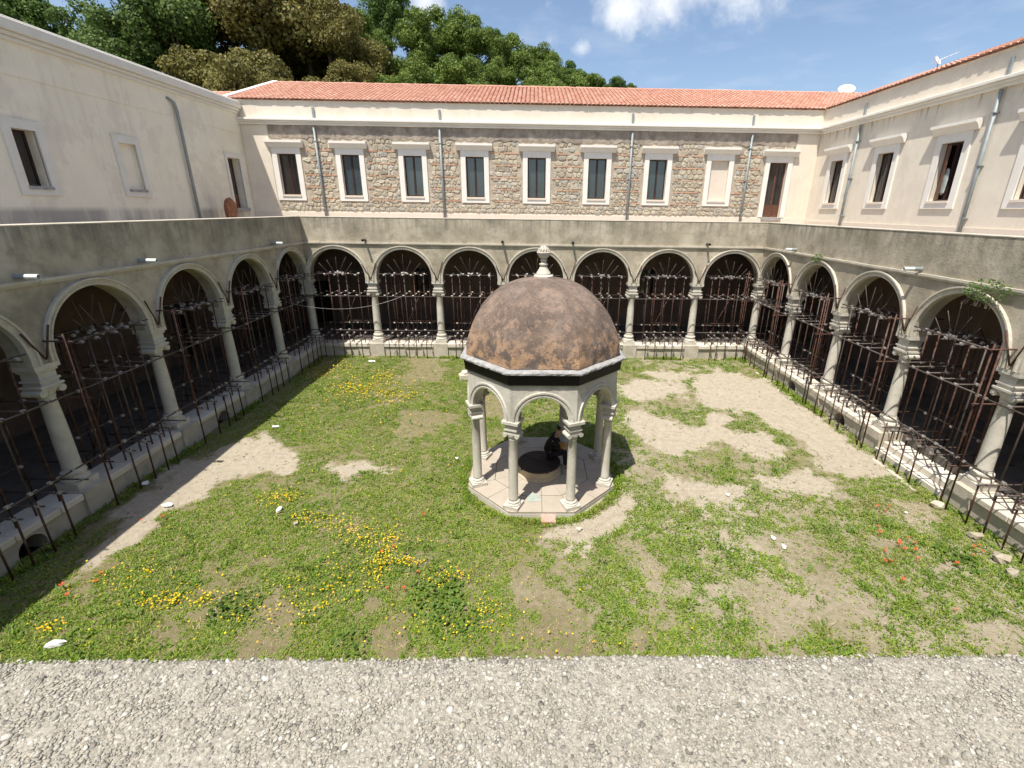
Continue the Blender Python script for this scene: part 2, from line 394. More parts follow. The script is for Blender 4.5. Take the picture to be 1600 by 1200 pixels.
# ------------------------------------------------------------------ mesh helpers
class MB:
    def __init__(self):
        self.v = []; self.f = []

    def add(self, vs, fs):
        o = len(self.v); self.v += [tuple(p) for p in vs]; self.f += [tuple(i+o for i in q) for q in fs]
        return self

    def box(self, x0, x1, y0, y1, z0, z1):
        return self.add([(x0, y0, z0), (x1, y0, z0), (x1, y1, z0), (x0, y1, z0), (x0, y0, z1), (x1, y0, z1), (x1, y1, z1), (x0, y1, z1)],
                        [(0, 3, 2, 1), (4, 5, 6, 7), (0, 1, 5, 4), (1, 2, 6, 5), (2, 3, 7, 6), (3, 0, 4, 7)])

    def tube(self, p, q, r, n=6, r2=None, cap=True):
        p = Vector(p); q = Vector(q); d = (q-p).normalized()
        a = d.cross(Vector((0, 0, 1)) if abs(d.z) < .9 else Vector((1, 0, 0))).normalized(); b = d.cross(a)
        r2 = r if r2 is None else r2
        vs = []
        for c, rr in ((p, r), (q, r2)):
            for k in range(n):
                t = 2*math.pi*k/n
                vs.append(c + a*math.cos(t)*rr + b*math.sin(t)*rr)
        fs = [(k, n+k, n+(k+1) % n, (k+1) % n) for k in range(n)]
        if cap: fs += [tuple(range(n)), tuple(range(2*n-1, n-1, -1))]
        return self.add(vs, fs)

    def path(self, pts, r, n=6):
        pts = [Vector(p) for p in pts]; vs = []; m = len(pts)
        for i, c in enumerate(pts):
            d = (pts[min(i+1, m-1)]-pts[max(i-1, 0)]).normalized()
            a = d.cross(Vector((0, 0, 1)) if abs(d.z) < .9 else Vector((1, 0, 0))).normalized(); b = d.cross(a)
            rr = r[i] if isinstance(r, (list, tuple)) else r
            for k in range(n):
                t = 2*math.pi*k/n; vs.append(c + a*math.cos(t)*rr + b*math.sin(t)*rr)
        fs = [(i*n+k, (i+1)*n+k, (i+1)*n+(k+1) % n, i*n+(k+1) % n) for i in range(m-1) for k in range(n)]
        fs += [tuple(range(n)), tuple(range(m*n-1, (m-1)*n-1, -1))]
        return self.add(vs, fs)

    def lathe(self, prof, n=20, c=(0, 0), wob=0.0, phase=0.0, cap=True):
        vs = []
        for (r, z) in prof:
            for k in range(n):
                t = phase+2*math.pi*k/n; rr = r*(1+(random.uniform(-wob, wob) if wob else 0))
                vs.append((c[0]+rr*math.cos(t), c[1]+rr*math.sin(t), z))
        m = len(prof)
        fs = [(i*n+k, i*n+(k+1) % n, (i+1)*n+(k+1) % n, (i+1)*n+k) for i in range(m-1) for k in range(n)]
        if cap: fs += [tuple(range(n-1, -1, -1)), tuple(range((m-1)*n, m*n))]
        return self.add(vs, fs)

    def mesh(self, name, m, smooth=False):
        me = bpy.data.meshes.new(name)
        me.from_pydata(self.v, [], self.f)
        me.materials.append(m)
        if smooth: me.polygons.foreach_set('use_smooth', [True]*len(me.polygons))
        me.update()
        return me

    def build(self, name, m, parent=None, smooth=False, loc=(0, 0, 0), rz=0, bevel=0.0):
        o = bpy.data.objects.new(name, self.mesh(name, m, smooth))
        C.objects.link(o); o.location = loc; o.rotation_euler = (0, 0, rz)
        if parent: o.parent = parent
        if bevel:
            b = o.modifiers.new('bevel', 'BEVEL'); b.width = bevel; b.segments = 1; b.limit_method = 'ANGLE'
        return o


def put(name, me, parent=None, loc=(0, 0, 0), rot=(0, 0, 0), sc=(1, 1, 1)):
    o = bpy.data.objects.new(name, me); C.objects.link(o)
    o.location = loc; o.rotation_euler = rot; o.scale = sc
    if parent: o.parent = parent
    return o


def tag(o, label=None, cat=None, group=None, kind=None):
    if label: o['label'] = label
    if cat: o['category'] = cat
    if group: o['group'] = group
    if kind: o['kind'] = kind
    return o


def thing(name, label, cat, loc=(0, 0, 0), rz=0, group=None):
    o = bpy.data.objects.new(name, None); C.objects.link(o)
    o.location = loc; o.rotation_euler = (0, 0, rz); o.empty_display_size = .3
    return tag(o, label, cat, group)


def npmesh(name, V, Q, m, smooth=False):
    me = bpy.data.meshes.new(name)
    V = np.asarray(V, np.float32); Q = np.asarray(Q, np.int32); k = Q.shape[1]
    me.vertices.add(len(V)); me.vertices.foreach_set('co', V.ravel())
    me.loops.add(Q.size); me.loops.foreach_set('vertex_index', Q.ravel())
    me.polygons.add(len(Q)); me.polygons.foreach_set('loop_start', np.arange(0, Q.size, k, dtype=np.int32))
    me.update(calc_edges=True)
    if smooth: me.polygons.foreach_set('use_smooth', np.ones(len(Q), bool))
    me.materials.append(m)
    return me


def vnoise(x, y, s, seed=0, oct=3):
    """smooth value noise in 0..1 on numpy arrays"""
    out = 0; amp = 1; tot = 0
    for o in range(oct):
        r = np.random.default_rng(seed*17+o).random((64, 64))
        u = np.asarray(x)*s*(2**o)+31.7*o; v = np.asarray(y)*s*(2**o)+11.3*o
        iu = np.floor(u).astype(int); iv = np.floor(v).astype(int); fu = u-iu; fv = v-iv
        fu = fu*fu*(3-2*fu); fv = fv*fv*(3-2*fv)
        g = lambda a, b: r[a % 64, b % 64]
        out = out+amp*((g(iu, iv)*(1-fu)+g(iu+1, iv)*fu)*(1-fv)+(g(iu, iv+1)*(1-fu)+g(iu+1, iv+1)*fu)*fv)
        tot += amp; amp *= .5
    return out/tot


def arch_panel(mb, uc, hw0, hw1, r, zs, zb, ztop, y0, y1, n=24):
    """wall bay with a round-headed opening from height zb: outer face y0 (half width hw0), inner face y1 (half width hw1)"""
    for y, hw, flip in ((y0, hw0, False), (y1, hw1, True)):
        arc = [(uc-r, zb)] + [(uc-r*math.cos(math.pi*k/n), zs+r*math.sin(math.pi*k/n)) for k in range(n+1)] + [(uc+r, zb)]
        outer = [(uc-hw, zb)] + [(uc-hw+2*hw*k/n, ztop) for k in range(n+1)] + [(uc+hw, zb)]
        m = len(arc)
        vs = [(a, y, b) for a, b in arc] + [(a, y, b) for a, b in outer]
        fs = [((i, i+1, m+i+1, m+i) if not flip else (m+i, m+i+1, i+1, i)) for i in range(m-1)]
        mb.add(vs, fs)
    arc = [(uc-r, zb)] + [(uc-r*math.cos(math.pi*k/n), zs+r*math.sin(math.pi*k/n)) for k in range(n+1)] + [(uc+r, zb)]
    m = len(arc)
    mb.add([(a, y0, b) for a, b in arc]+[(a, y1, b) for a, b in arc], [(i+1, i, m+i, m+i+1) for i in range(m-1)])
    mb.add([(uc-hw0, y0, ztop), (uc+hw0, y0, ztop), (uc+hw1, y1, ztop), (uc-hw1, y1, ztop)], [(0, 1, 2, 3)])
    for s in (-1, 1):
        mb.add([(uc+s*r, y0, zb), (uc+s*hw0, y0, zb), (uc+s*hw1, y1, zb), (uc+s*r, y1, zb)], [(0, 1, 2, 3) if s < 0 else (3, 2, 1, 0)])


def archivolt(mb, uc, r, zs, zb, prof, n=28):
    """prof: list of (dr, y) swept round the arch and down the stilts"""
    path = [(-1, 0, zb)] + [(-math.cos(math.pi*k/n), math.sin(math.pi*k/n), None) for k in range(n+1)] + [(1, 0, zb)]
    vs = []
    for cx_, cz_, z in path:
        for dr, y in prof:
            if z is None: vs.append((uc+(r+dr)*cx_, y, zs+(r+dr)*cz_))
            else: vs.append((uc+(r+dr)*cx_, y, z))
    k = len(prof); m = len(path)
    fs = [(i*k+j, i*k+j+1, (i+1)*k+j+1, (i+1)*k+j) for i in range(m-1) for j in range(k-1)]
    mb.add(vs, fs)


def wall_holes(mb, u0, u1, z0, z1, y0, y1, holes):
    """wall between faces y0 (seen) and y1 with rectangular holes (a,b,c,d)= u0,u1,z0,z1"""
    us = sorted({u0, u1, *[h[0] for h in holes], *[h[1] for h in holes]})
    zs = sorted({z0, z1, *[h[2] for h in holes], *[h[3] for h in holes]})
    us = [u for u in us if u0 <= u <= u1]; zs = [z for z in zs if z0 <= z <= z1]
    for a, b in zip(us, us[1:]):
        for c, d in zip(zs, zs[1:]):
            um, zm = (a+b)/2, (c+d)/2
            if any(h[0] < um < h[1] and h[2] < zm < h[3] for h in holes): continue
            mb.add([(a, y0, c), (b, y0, c), (b, y0, d), (a, y0, d)], [(0, 1, 2, 3)])
            mb.add([(a, y1, c), (b, y1, c), (b, y1, d), (a, y1, d)], [(3, 2, 1, 0)])
    for a, b, c, d in holes:
        mb.add([(a, y0, c), (a, y1, c), (a, y1, d), (a, y0, d)], [(0, 1, 2, 3)])
        mb.add([(b, y0, c), (b, y1, c), (b, y1, d), (b, y0, d)], [(3, 2, 1, 0)])
        mb.add([(a, y0, c), (b, y0, c), (b, y1, c), (a, y1, c)], [(0, 1, 2, 3)])
        mb.add([(a, y0, d), (b, y0, d), (b, y1, d), (a, y1, d)], [(3, 2, 1, 0)])
    mb.add([(u0, y0, z1), (u1, y0, z1), (u1, y1, z1), (u0, y1, z1)], [(0, 1, 2, 3)])
    for u, f in ((u0, (3, 2, 1, 0)), (u1, (0, 1, 2, 3))):
        mb.add([(u, y0, z0), (u, y1, z0), (u, y1, z1), (u, y0, z1)], [f])


# ------------------------------------------------------------------ ground and hills
PATCHES= [(0, [(8.48, 18.12), (9.85, 17.04), (9.96, 16.23), (9.85, 14.15), (10.01, 13.55), (9.71, 12.86), (9.63, 11.98), (9.56, 10.87), (9.86, 10.28), (9.82, 9.82), (9.05, 9.56), (8.6, 9.82), (8.28, 10.09), (8.27, 10.66), (8.15, 11.07), (8.08, 11.73), (8.07, 12.46), (7.93, 13.11), (7.64, 13.53), (7.46, 13.97), (6.69, 13.96), (6.61, 14.59), (6.52, 15.26), (6.84, 16.99), (7.37, 17.64)]), (0, [(4.63, 18.04), (6.59, 18.08), (6.75, 17.63), (5.78, 17.18), (5.26, 17.17), (4.91, 17.6)]), (0, [(3.35, 16.52), (4.38, 16.95), (5.81, 16.76), (6.14, 15.98), (5.7, 15.25), (5.19, 15.6), (4.26, 14.89), (3.73, 14.89), (3.5, 15.76)]), (0, [(3.37, 13.78), (3.93, 13.49), (4.39, 12.95), (4.98, 12.56), (6.09, 13.37), (6.84, 13.1), (6.78, 12.7), (6.15, 12.44), (6.4, 12.07), (7.19, 11.96), (7.3, 11.39), (7.19, 10.76), (6.72, 10.96), (6.29, 11.06), (5.65, 11.6), (4.92, 11.38), (4.1, 10.95), (3.79, 11.15), (3.5, 11.7), (3.16, 12.17), (2.99, 13.07)]), (0, [(5.69, 9.73), (6.7, 9.82), (7.33, 9.73), (7.78, 10.09), (7.71, 9.56), (7.73, 9.0), (7.27, 9.0), (6.81, 9.23), (6.25, 9.31)]), (0, [(3.24, 9.81), (3.96, 9.39), (4.52, 9.15), (5.13, 9.07), (5.0, 8.77), (4.5, 8.62), (3.87, 8.69), (3.54, 9.07)]), (2, [(8.87, 8.5), (9.56, 8.36), (9.25, 7.88), (8.66, 7.38), (8.35, 7.5), (8.31, 7.88)]), (1, [(5.37, 7.51), (5.82, 7.09), (5.82, 6.82), (5.46, 6.93), (5.32, 7.33)]), (1, [(4.34, 6.04), (4.88, 5.86), (4.88, 5.44), (4.29, 4.95), (4.18, 5.36)]), (1, [(7.75, 4.97), (8.69, 5.26), (8.1, 4.68), (7.48, 4.52)]), (0, [(-8.62, 12.34), (-6.86, 10.9), (-6.39, 9.93), (-7.24, 9.81), (-8.44, 9.38), (-8.15, 8.69), (-8.43, 7.83), (-8.52, 7.09), (-8.72, 6.56), (-8.81, 6.09), (-9.13, 6.82), (-9.43, 7.83), (-9.85, 8.97), (-10.08, 10.27), (-9.17, 10.76)]), (1, [(-4.98, 5.34), (-4.62, 5.85), (-4.03, 4.67), (-4.71, 4.55), (-5.09, 4.89)]), (0, [(-5.64, 10.46), (-4.32, 10.47), (-3.88, 9.94), (-4.7, 9.69), (-5.12, 9.6)]), (0, [(-8.12, 11.03), (-6.76, 10.84), (-6.38, 9.93), (-6.96, 9.76), (-7.5, 9.93)]), (1, [(-5.11, 5.69), (-4.31, 5.31), (-4.2, 4.97), (-4.21, 4.57), (-4.46, 4.54)]), (1, [(-2.66, 5.09), (-1.98, 4.79), (-1.89, 4.55), (-2.6, 4.55), (-2.8, 4.68)]), (1, [(-3.5, 5.49), (-3.27, 5.68), (-3.02, 5.31), (-3.18, 5.1)]), (0, [(1.43, 8.67), (2.57, 8.81), (1.78, 7.49), (0.82, 7.08), (0.15, 7.49)]), (1, [(-0.38, 6.35), (0.35, 5.86), (1.63, 4.54), (-0.22, 4.55)]), (1, [(1.95, 7.28), (2.45, 6.51), (2.55, 5.55), (1.88, 5.7), (1.57, 6.69)]), (1, [(-5.92, 19.76), (-4.13, 19.8), (-3.93, 17.19), (-5.07, 16.43)]), (1, [(-2.25, 16.47), (-0.18, 16.15), (-0.8, 12.95), (-2.03, 13.44)]), (1, [(-4.88, 13.94), (-3.01, 13.43), (-3.04, 12.46), (-4.15, 12.01)])]
YELLOW= [(-6.86, 15.71, 1.1, 0.97, 1), (-5.21, 15.09, 0.83, 0.77, 0.6), (-3.09, 6.62, 0.21, 0.67, 1.2), (-3.47, 7.19, 0.61, 0.25, 0.7), (-4.14, 7.54, 0.56, 0.26, 0.6), (-6.18, 8.67, 0.46, 0.32, 0.8), (-5.18, 7.82, 0.43, 0.23, 0.6), (-6.31, 5.6, 0.68, 0.2, 0.8), (-6.7, 5.53, 0.34, 0.14, 0.8), (-4.53, 5.45, 0.9, 0.44, 0.35), (-3.7, 6.2, 0.73, 0.7, 0.35), (-8.14, 5.02, 0.19, 0.13, 0.6), (-7.7, 6.21, 0.72, 0.34, 0.3), (-0.91, 5.29, 0.22, 0.28, 0.4), (-1.84, 6.11, 0.24, 0.25, 0.4), (-9.0, 17.9, 0.81, 1.21, 0.5), (-6.31, 17.15, 0.79, 0.63, 0.5), (-2.56, 6.53, 0.25, 0.11, 0.8), (-1.53, 5.04, 0.65, 0.26, 0.15), (1.15, 4.77, 1.6, 0.18, 0.1), (-1.49, 6.19, 0.25, 0.17, 0.4)]
POPPIES= [(8.16, 8.25), (8.4, 8.25), (7.66, 7.52), (7.49, 7.28), (7.24, 6.76), (7.64, 6.76), (7.73, 7.01), (8.07, 6.97), (7.85, 6.7), (7.69, 6.48), (6.98, 6.43), (7.12, 6.43), (9.39, 6.91), (9.27, 6.76), (8.97, 6.61), (8.4, 6.35), (6.96, 5.96), (7.43, 5.27), (7.68, 6.93), (8.3, 8.12), (-8.75, 7.76), (-8.28, 6.17), (-8.69, 5.89), (-8.44, 5.71), (-8.31, 7.85), (-8.2, 6.01), (-2.78, 5.83), (-2.46, 5.8), (-2.29, 6.23), (-3.0, 6.94), (-2.62, 7.96), (-3.19, 6.76), (7.21, 6.69), (8.01, 7.11), (9.22, 6.81)]
TREES= [(-45.6, 48, 24.4, 3.6, 3), (-46.2, 46, 25.1, 4.5, 3), (-55.3, 60, 25.9, 2.6, 3), (-54.4, 62, 25.7, 2.6, 0), (-49.2, 58, 24.2, 1.8, 0), (-36.0, 46, 22.5, 4.2, 0), (-32.4, 47, 25.2, 4.6, 0), (-31.1, 52, 28.4, 5, 1), (-25.4, 50, 28.1, 5.2, 1), (-23.0, 54, 28.9, 5, 1), (-20.1, 52, 25.7, 3.4, 1), (-19.6, 60, 26.9, 3.4, 2), (-19.7, 72, 34.0, 4.0, 3), (-13.7, 62, 27.8, 3.6, 2), (-10.7, 66, 29.6, 4.2, 2), (-7.5, 64, 28.0, 3.0, 2), (-6.0, 70, 28.8, 2.2, 3), (-2.9, 66, 26.8, 3.4, 2), (-0.2, 72, 27.7, 3.0, 2), (2.4, 70, 26.1, 2.6, 2), (4.6, 68, 24.6, 2.3, 3), (6.1, 66, 23.0, 1.8, 2), (7.2, 60, 21.1, 1.5, 2), (8.9, 58, 20.9, 1.3, 3), (10.6, 58, 20.1, 1.2, 3), (-37.5, 56, 23.8, 3.3, 1), (-32.5, 56, 24.2, 3.3, 1), (-26.9, 56, 24.6, 3.3, 1), (-22.4, 56, 24.1, 3.3, 1), (-20.3, 60, 23.9, 2.6, 1), (-16.3, 60, 24.5, 2.6, 2), (-12.4, 60, 24.0, 2.6, 2), (-8.5, 60, 23.8, 2.6, 2), (-4.5, 60, 23.2, 2.6, 2), (-0.9, 60, 22.4, 2.6, 2), (2.0, 60, 21.8, 2.6, 2), (5.0, 60, 20.7, 2.6, 2), (-31.6, 44, 18.6, 3.0, 0), (-28.5, 44, 18.4, 3.0, 1), (-25.3, 44, 18.7, 3.0, 1), (-22.2, 44, 18.6, 3.0, 1), (-19.0, 44, 18.6, 3.0, 1), (-17.6, 48, 19.2, 2.3, 1), (-14.8, 48, 18.8, 2.3, 2), (-11.8, 48, 19.1, 2.3, 2), (-8.6, 48, 18.9, 2.3, 2), (-5.7, 48, 18.8, 2.3, 2), (-2.8, 48, 18.6, 2.3, 2), (0.1, 48, 18.4, 2.3, 2), (2.8, 48, 18.1, 2.3, 2), (-33.9, 44, 19.5, 3.0, 0), (-33.9, 44, 17.7, 3.0, 0), (-27.2, 44, 17.3, 3.0, 3), (-23.5, 44, 17.1, 3.0, 0), (-16.3, 48, 18.1, 2.3, 2)]



def pip(px, py, poly):
    inside = np.zeros(px.shape, bool)
    n = len(poly)
    for i in range(n):
        x0, y0 = poly[i]; x1, y1 = poly[(i+1) % n]
        if y0 == y1: continue
        c = ((y0 > py) != (y1 > py)) & (px < (x1-x0)*(py-y0)/(y1-y0)+x0)
        inside ^= c
    return inside


def bare(px, py):
    """how bare the ground is: trodden sand, brown soil, dry grass; soft, ragged edges"""
    out = [np.zeros(px.shape), np.zeros(px.shape), np.zeros(px.shape)]
    J = 7
    for j in range(J):
        am = .35+.22*j
        dx = (vnoise(px, py, 1.1, 3, 4)-.5)*1.1+(vnoise(px, py, 3.2+j*.3, 5+j, 3)-.5)*am; dy = (vnoise(px, py, 1.1, 4, 4)-.5)*1.1+(vnoise(px, py, 3.2+j*.3, 25+j, 3)-.5)*am
        X = px+dx; Y = py+dy
        for k, poly in PATCHES:
            out[k] = np.maximum(out[k], 0)
        acc = [np.zeros(px.shape, bool) for _ in range(3)]
        for k, poly in PATCHES: acc[k] |= pip(X, Y, poly)
        for k in range(3): out[k] = out[k]+acc[k]/J
    return out


gx = np.linspace(-10.28, 10.28, 230); gy = np.linspace(-.55, 20.25, 232)
GX, GY = np.meshgrid(gx, gy)
s0, s1, s2 = bare(GX, GY)
sand = np.clip(s0*.95+s1*.10+s2*.3+(vnoise(GX, GY, .5, 9)-.45)*.8+.42*np.clip((GX+.5)/3, 0, 1), 0, 1)


def gz(x, y):
    return (vnoise(x, y, .45, 21)-.5)*.10+(vnoise(x, y, 2.2, 22)-.5)*.035


GZ = gz(GX, GY)
V = np.stack([GX, GY, GZ], -1).reshape(-1, 3)
nx = len(gx); ny = len(gy)
I = np.arange(nx*ny).reshape(ny, nx)
Q = np.stack([I[:-1, :-1], I[:-1, 1:], I[1:, 1:], I[1:, :-1]], -1).reshape(-1, 4)
me = npmesh('courtyard_ground', V, Q, M['soil'], True)
at = me.attributes.new('sand', 'FLOAT', 'POINT'); at.data.foreach_set('value', sand.ravel().astype(np.float32))
tag(put('courtyard_ground', me), kind='structure')

g = MB(); s = 3000
g.add([(-s, -s, -.25), (s, -s, -.25), (s, s, -.25), (-s, s, -.25)], [(0, 1, 2, 3)])
tag(g.build('ground', M['hill']), kind='structure')

# wooded hillside: height interpolated between the feet of the trees
TREEH = {0: 9.5, 1: 11.0, 2: 9.0, 3: 9.0}
tree_spots = []
TREES += [(-10.8, 63, 24.6, 3.4, 2), (-6.6, 64, 24.2, 3.2, 3), (-3.2, 63, 23.3, 3.0, 2), (0.6, 63, 22.8, 2.9, 2), (-14.6, 62, 24.8, 3.4, 2), (-18.2, 58, 24.6, 3.4, 1), (-23.5, 60, 26.5, 4.0, 1), (-29.5, 60, 26.5, 4.0, 0), (4.0, 65, 21.6, 2.6, 2)]
for k_, (tx, ty, tz, tr, tk) in enumerate(TREES):
    if k_ in (2, 3, 4): tz -= 1.6
    if k_ >= 25:
        tx += random.uniform(-1.6, 1.6); ty += random.uniform(-2.5, 2.5); tz += random.uniform(-1.4, .9); tr *= random.uniform(.95, 1.45)
    h = max(tr*2.0, min(TREEH[tk], tr*2.6))
    tree_spots.append((tx, ty, tz, tr, tk, h))
hx = np.linspace(-110, 70, 91); hy = np.linspace(34, 200, 60)
HX, HY = np.meshgrid(hx, hy)
num = np.zeros(HX.shape); den = np.zeros(HX.shape)
for (tx, ty, tz, tr, tk, h) in tree_spots:
    d2 = (HX-tx)**2+(HY-ty)**2+6
    wgt = 1/d2**1.5
    num += wgt*(tz-h); den += wgt
HZ = num/den
fall = np.clip((HX+8)/34, 0, 1)**1.2
HZ = HZ*(1-fall)+(-1)*fall
near = np.clip((HY-34)/9, 0, 1)
HZ = HZ*near
beyond = np.clip((HY-74)/60, 0, 1)
HZ = HZ*(1-beyond)-.5*beyond
V = np.stack([HX, HY, HZ-.3], -1).reshape(-1, 3)
nx, ny = len(hx), len(hy); I = np.arange(nx*ny).reshape(ny, nx)
Q = np.stack([I[:-1, :-1], I[:-1, 1:], I[1:, 1:], I[1:, :-1]], -1).reshape(-1, 4)
tag(put('hillside', npmesh('hillside', V, Q, M['hill'], True)), kind='structure')

# low far ridge that just shows over the roofs at the right
fh = MB(); pts = []
for k in range(61):
    a = R(-10+k*1.4); d = 900
    hgt = 146+38*math.exp(-((math.degrees(a)-33)/12)**2)+7*math.sin(k*.9)
    pts.append((d*math.sin(a), d*math.cos(a), hgt-16))
vs = []
for (x, y, z) in pts: vs += [(x*.82, y*.82, -3), (x, y, z), (x*1.3, y*1.3, -3)]
fh.add(vs, [(3*i+j, 3*i+j+1, 3*i+j+4, 3*i+j+3) for i in range(60) for j in range(2)])
tag(fh.build('distant_hill', M['far_hill'], smooth=True), kind='structure')


def hill_z(x, y):
    i = np.clip(np.searchsorted(hx, x)-1, 0, len(hx)-2); j = np.clip(np.searchsorted(hy, y)-1, 0, len(hy)-2)
    return float(HZ[j, i])-.3


# ------------------------------------------------------------------ the wings of the building
def wing_frame(side):
    return {'back': ((0, 24.3, 0), 0.0), 'left': ((-14.45, 0, 0), math.pi/2), 'right': ((14.2, 0, 0), -math.pi/2)}[side]


def window(parent, u, hw, z0, z1, frame=(.24, .27), depth=.2, hood=True, style='glass', msur='surround', bottom=True):
    """surround > hood, sill ; casements > pane"""
    fx, fz = frame
    s = MB(); a, b = u-hw, u+hw
    p = -.055
    s.box(a-fx, a, p, .02, z0-(fz if bottom else 0), z1+fz)
    s.box(b, b+fx, p, .02, z0-(fz if bottom else 0), z1+fz)
    s.box(a, b, p, .02, z1, z1+fz)
    if bottom: s.box(a, b, p, .02, z0-fz, z0-.09)
    fr = s.build('window' if style != 'door' else 'door', M[msur], parent)
    if bottom:
        sl = MB(); sl.box(a-.02, b+.02, p-.035, depth, z0-.088, z0-.01)
        sl.build('sill', M['niche'] if msur == 'surround' else M['rim'], fr)
    else:
        sl = MB(); sl.box(a-.05, b+.05, p-.08, depth, z0-.14, z0-.005)
        sl.build('sill', M['rim'], fr)
    if hood:
        h = MB(); e = .9; zt = z1+fz
        prof = [(-.05, zt+.002), (-.10, zt+.03), (-.12, zt+.08), (-.20, zt+.20), (-.25, zt+.22), (-.25, zt+.32), (.02, zt+.34)]
        k = len(prof)
        vs = [(u-e-y_*.0, y_, z_) for y_, z_ in prof]+[(u+e, y_, z_) for y_, z_ in prof]
        fs = [(j, k+j, k+j+1, j+1) for j in range(k-1)]+[tuple(range(k)), tuple(range(2*k-1, k-1, -1))]
        fs.append((k-1, 2*k-1, k, 0))
        h.add(vs, fs); h.build('hood', M[msur], fr)
    if style == 'blind':
        n = MB(); n.box(a-.02, b+.02, .10, .14, z0-.02, z1+.02); n.build('infill', M['niche'] if msur == 'surround' else M['cream_left'], fr)
        return fr
    t = .055; yd = depth
    c = MB()
    c.box(a, a+t, yd-.03, yd+.03, z0-.01, z1); c.box(b-t, b, yd-.03, yd+.03, z0-.01, z1)
    c.box(a+t, b-t, yd-.03, yd+.03, z1-t, z1); c.box(a+t, b-t, yd-.03, yd+.03, z0-.01, z0+t*.9)
    c.box(u-.045, u+.045, yd-.035, yd+.03, z0+t*.9, z1-t)
    if style == 'door':
        c.box(a+t, u-.045, yd-.02, yd+.02, z0+t, z0+.62); c.box(u+.045, b-t, yd-.02, yd+.02, z0+t, z0+.62)
    c.build('casement', M['wood_frame'] if style != 'door' else M['wood_door'], fr)
    for (pa, pb) in ((a+t, u-.045), (u+.045, b-t)):
        g_ = MB(); g_.box(pa, pb, yd-.006, yd+.006, (z0+t if style != 'door' else z0+.62), z1-t)
        g_.build('pane', M['glass' if style == 'glass' else 'glass_dark'], fr)
    return fr


def downpipe(parent, u, z0=5.45, z1=10.36, upper=True, y=-.11, lean=0.0):
    p = MB(); p.path([(u+lean, y, z1), (u, y, z0)], .055, 8)
    o = p.build('downpipe', M['zinc'], parent, smooth=True)
    if upper:
        q = MB(); q.box(u-.05, u+.05, -.07, -.003, 10.72, 11.2); q.build('overflow_pipe', M['zinc'], o)
    b = MB()
    for z in (6.6, 8.2, 9.7): b.box(u-.075+lean*(z-z0)/(z1-z0), u+.075+lean*(z-z0)/(z1-z0), y-.065, -.0, z, z+.03)
    b.build('bracket', M['zinc'], o)
    return o


def tiles(parent, pts_fn, nu, nv, du, dv, keep, name='roof_tiles'):
    """barrel tiles: pts_fn(a, b, h) gives the point at a along the eave, b up the slope, h above it"""
    mb = MB()
    for j in range(nv):
        for i in range(nu):
            a0 = i*du+random.uniform(-.008, .008); b0 = j*dv+random.uniform(-.012, .012)
            if not keep(a0+du/2, b0+dv/2): continue
            k = 5; vs = []
            for (bb, hh, ww) in ((b0-.02, .045, du*.50), (b0+dv*1.06, .018, du*.43)):
                for q in range(k):
                    t = math.pi*q/(k-1)
                    vs.append(pts_fn(a0+du/2-ww*math.cos(t), bb, hh+math.sin(t)*du*.22))
            fs = [(q, q+1, k+q+1, k+q) for q in range(k-1)]+[tuple(range(k))]
            mb.add(vs, fs)
    o = mb.build(name, M['roof'], parent); o['kind'] = 'stuff'
    return o




# ---- back wing
loc, rz = wing_frame('back')
bw = thing('monastery_wing', 'long back wing with rubble-stone upper wall, white-framed windows and orange tiled roof', 'building', loc, rz)
wins = [(-12.4, 'dark'), (-9.29, 'glass'), (-6.19, 'glass'), (-3.1, 'glass'), (0.01, 'glass'), (3.08, 'glass'), (6.15, 'glass'), (9.3, 'blind')]
WZ0, WZ1 = 7.25, 9.15
holes = [(u-.46, u+.46, WZ0, WZ1) for u, k in wins]+[(12.31-.46, 12.31+.46, 6.46, 9.1)]
mb = MB(); wall_holes(mb, -14.45, 14.2, 5.3, 11.46, 0, .5, holes)
mb.build('upper_wall', M['cream'], bw)
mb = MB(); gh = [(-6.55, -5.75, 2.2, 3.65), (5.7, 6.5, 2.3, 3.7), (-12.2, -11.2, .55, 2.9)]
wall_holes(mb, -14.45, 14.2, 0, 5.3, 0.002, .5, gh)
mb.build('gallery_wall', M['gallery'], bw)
for a, b, c, d in gh:
    q = MB(); q.box(a, b, .3, .34, c, d); w_ = q.build('gallery_window', M['glass_dark'], bw)
    q = MB(); q.box((a+b)/2-.04, (a+b)/2+.04, .24, .3, c, d); q.box(a, b, .25, .298, (c+d)/2+.2, (c+d)/2+.27); q.build('mullion', M['wood_frame'], w_)
for u, k in wins: window(bw, u, .46, WZ0, WZ1, style=k)
window(bw, 12.31, .46, 6.46, 9.1, style='door', bottom=False)
# rubble zone: backing of mortar with a window cut out of it, dark rough band above
sh = [(u-.70, u+.70, 6.98, 9.42) for u, k in wins]
sh2 = [(u-.90, u+.90, 9.42, 9.77) for u, k in wins]
mb = MB(); wall_holes(mb, -13.12, 13.02, 6.5, 9.92, -.012, -.001, sh+[(11.61, 13.02, 6.5, 9.4)])
mb.build('mortar_bed', M['mortar'], bw)
mb = MB()
segs = 200
vs = []; fs = []
for i in range(segs+1):
    u = -13.12+26.14*i/segs
    zb = 9.86+random.uniform(-.06, .07); yy = -.045+random.uniform(-.012, .012)
    vs += [(u, -.016, zb-.03), (u, yy, zb), (u, yy-.008, 10.43), (u, 0, 10.43)]
for i in range(segs):
    for j in range(3): fs.append((4*i+j, 4*i+4+j, 4*i+5+j, 4*i+1+j))
mb.add(vs, fs); mb.build('rough_band', M['dark_band'], bw)
mb = MB(); mb.box(-14.4, 14.15, -.045, -.001, 5.5, 6.42); mb.build('base_band', M['niche'], bw)
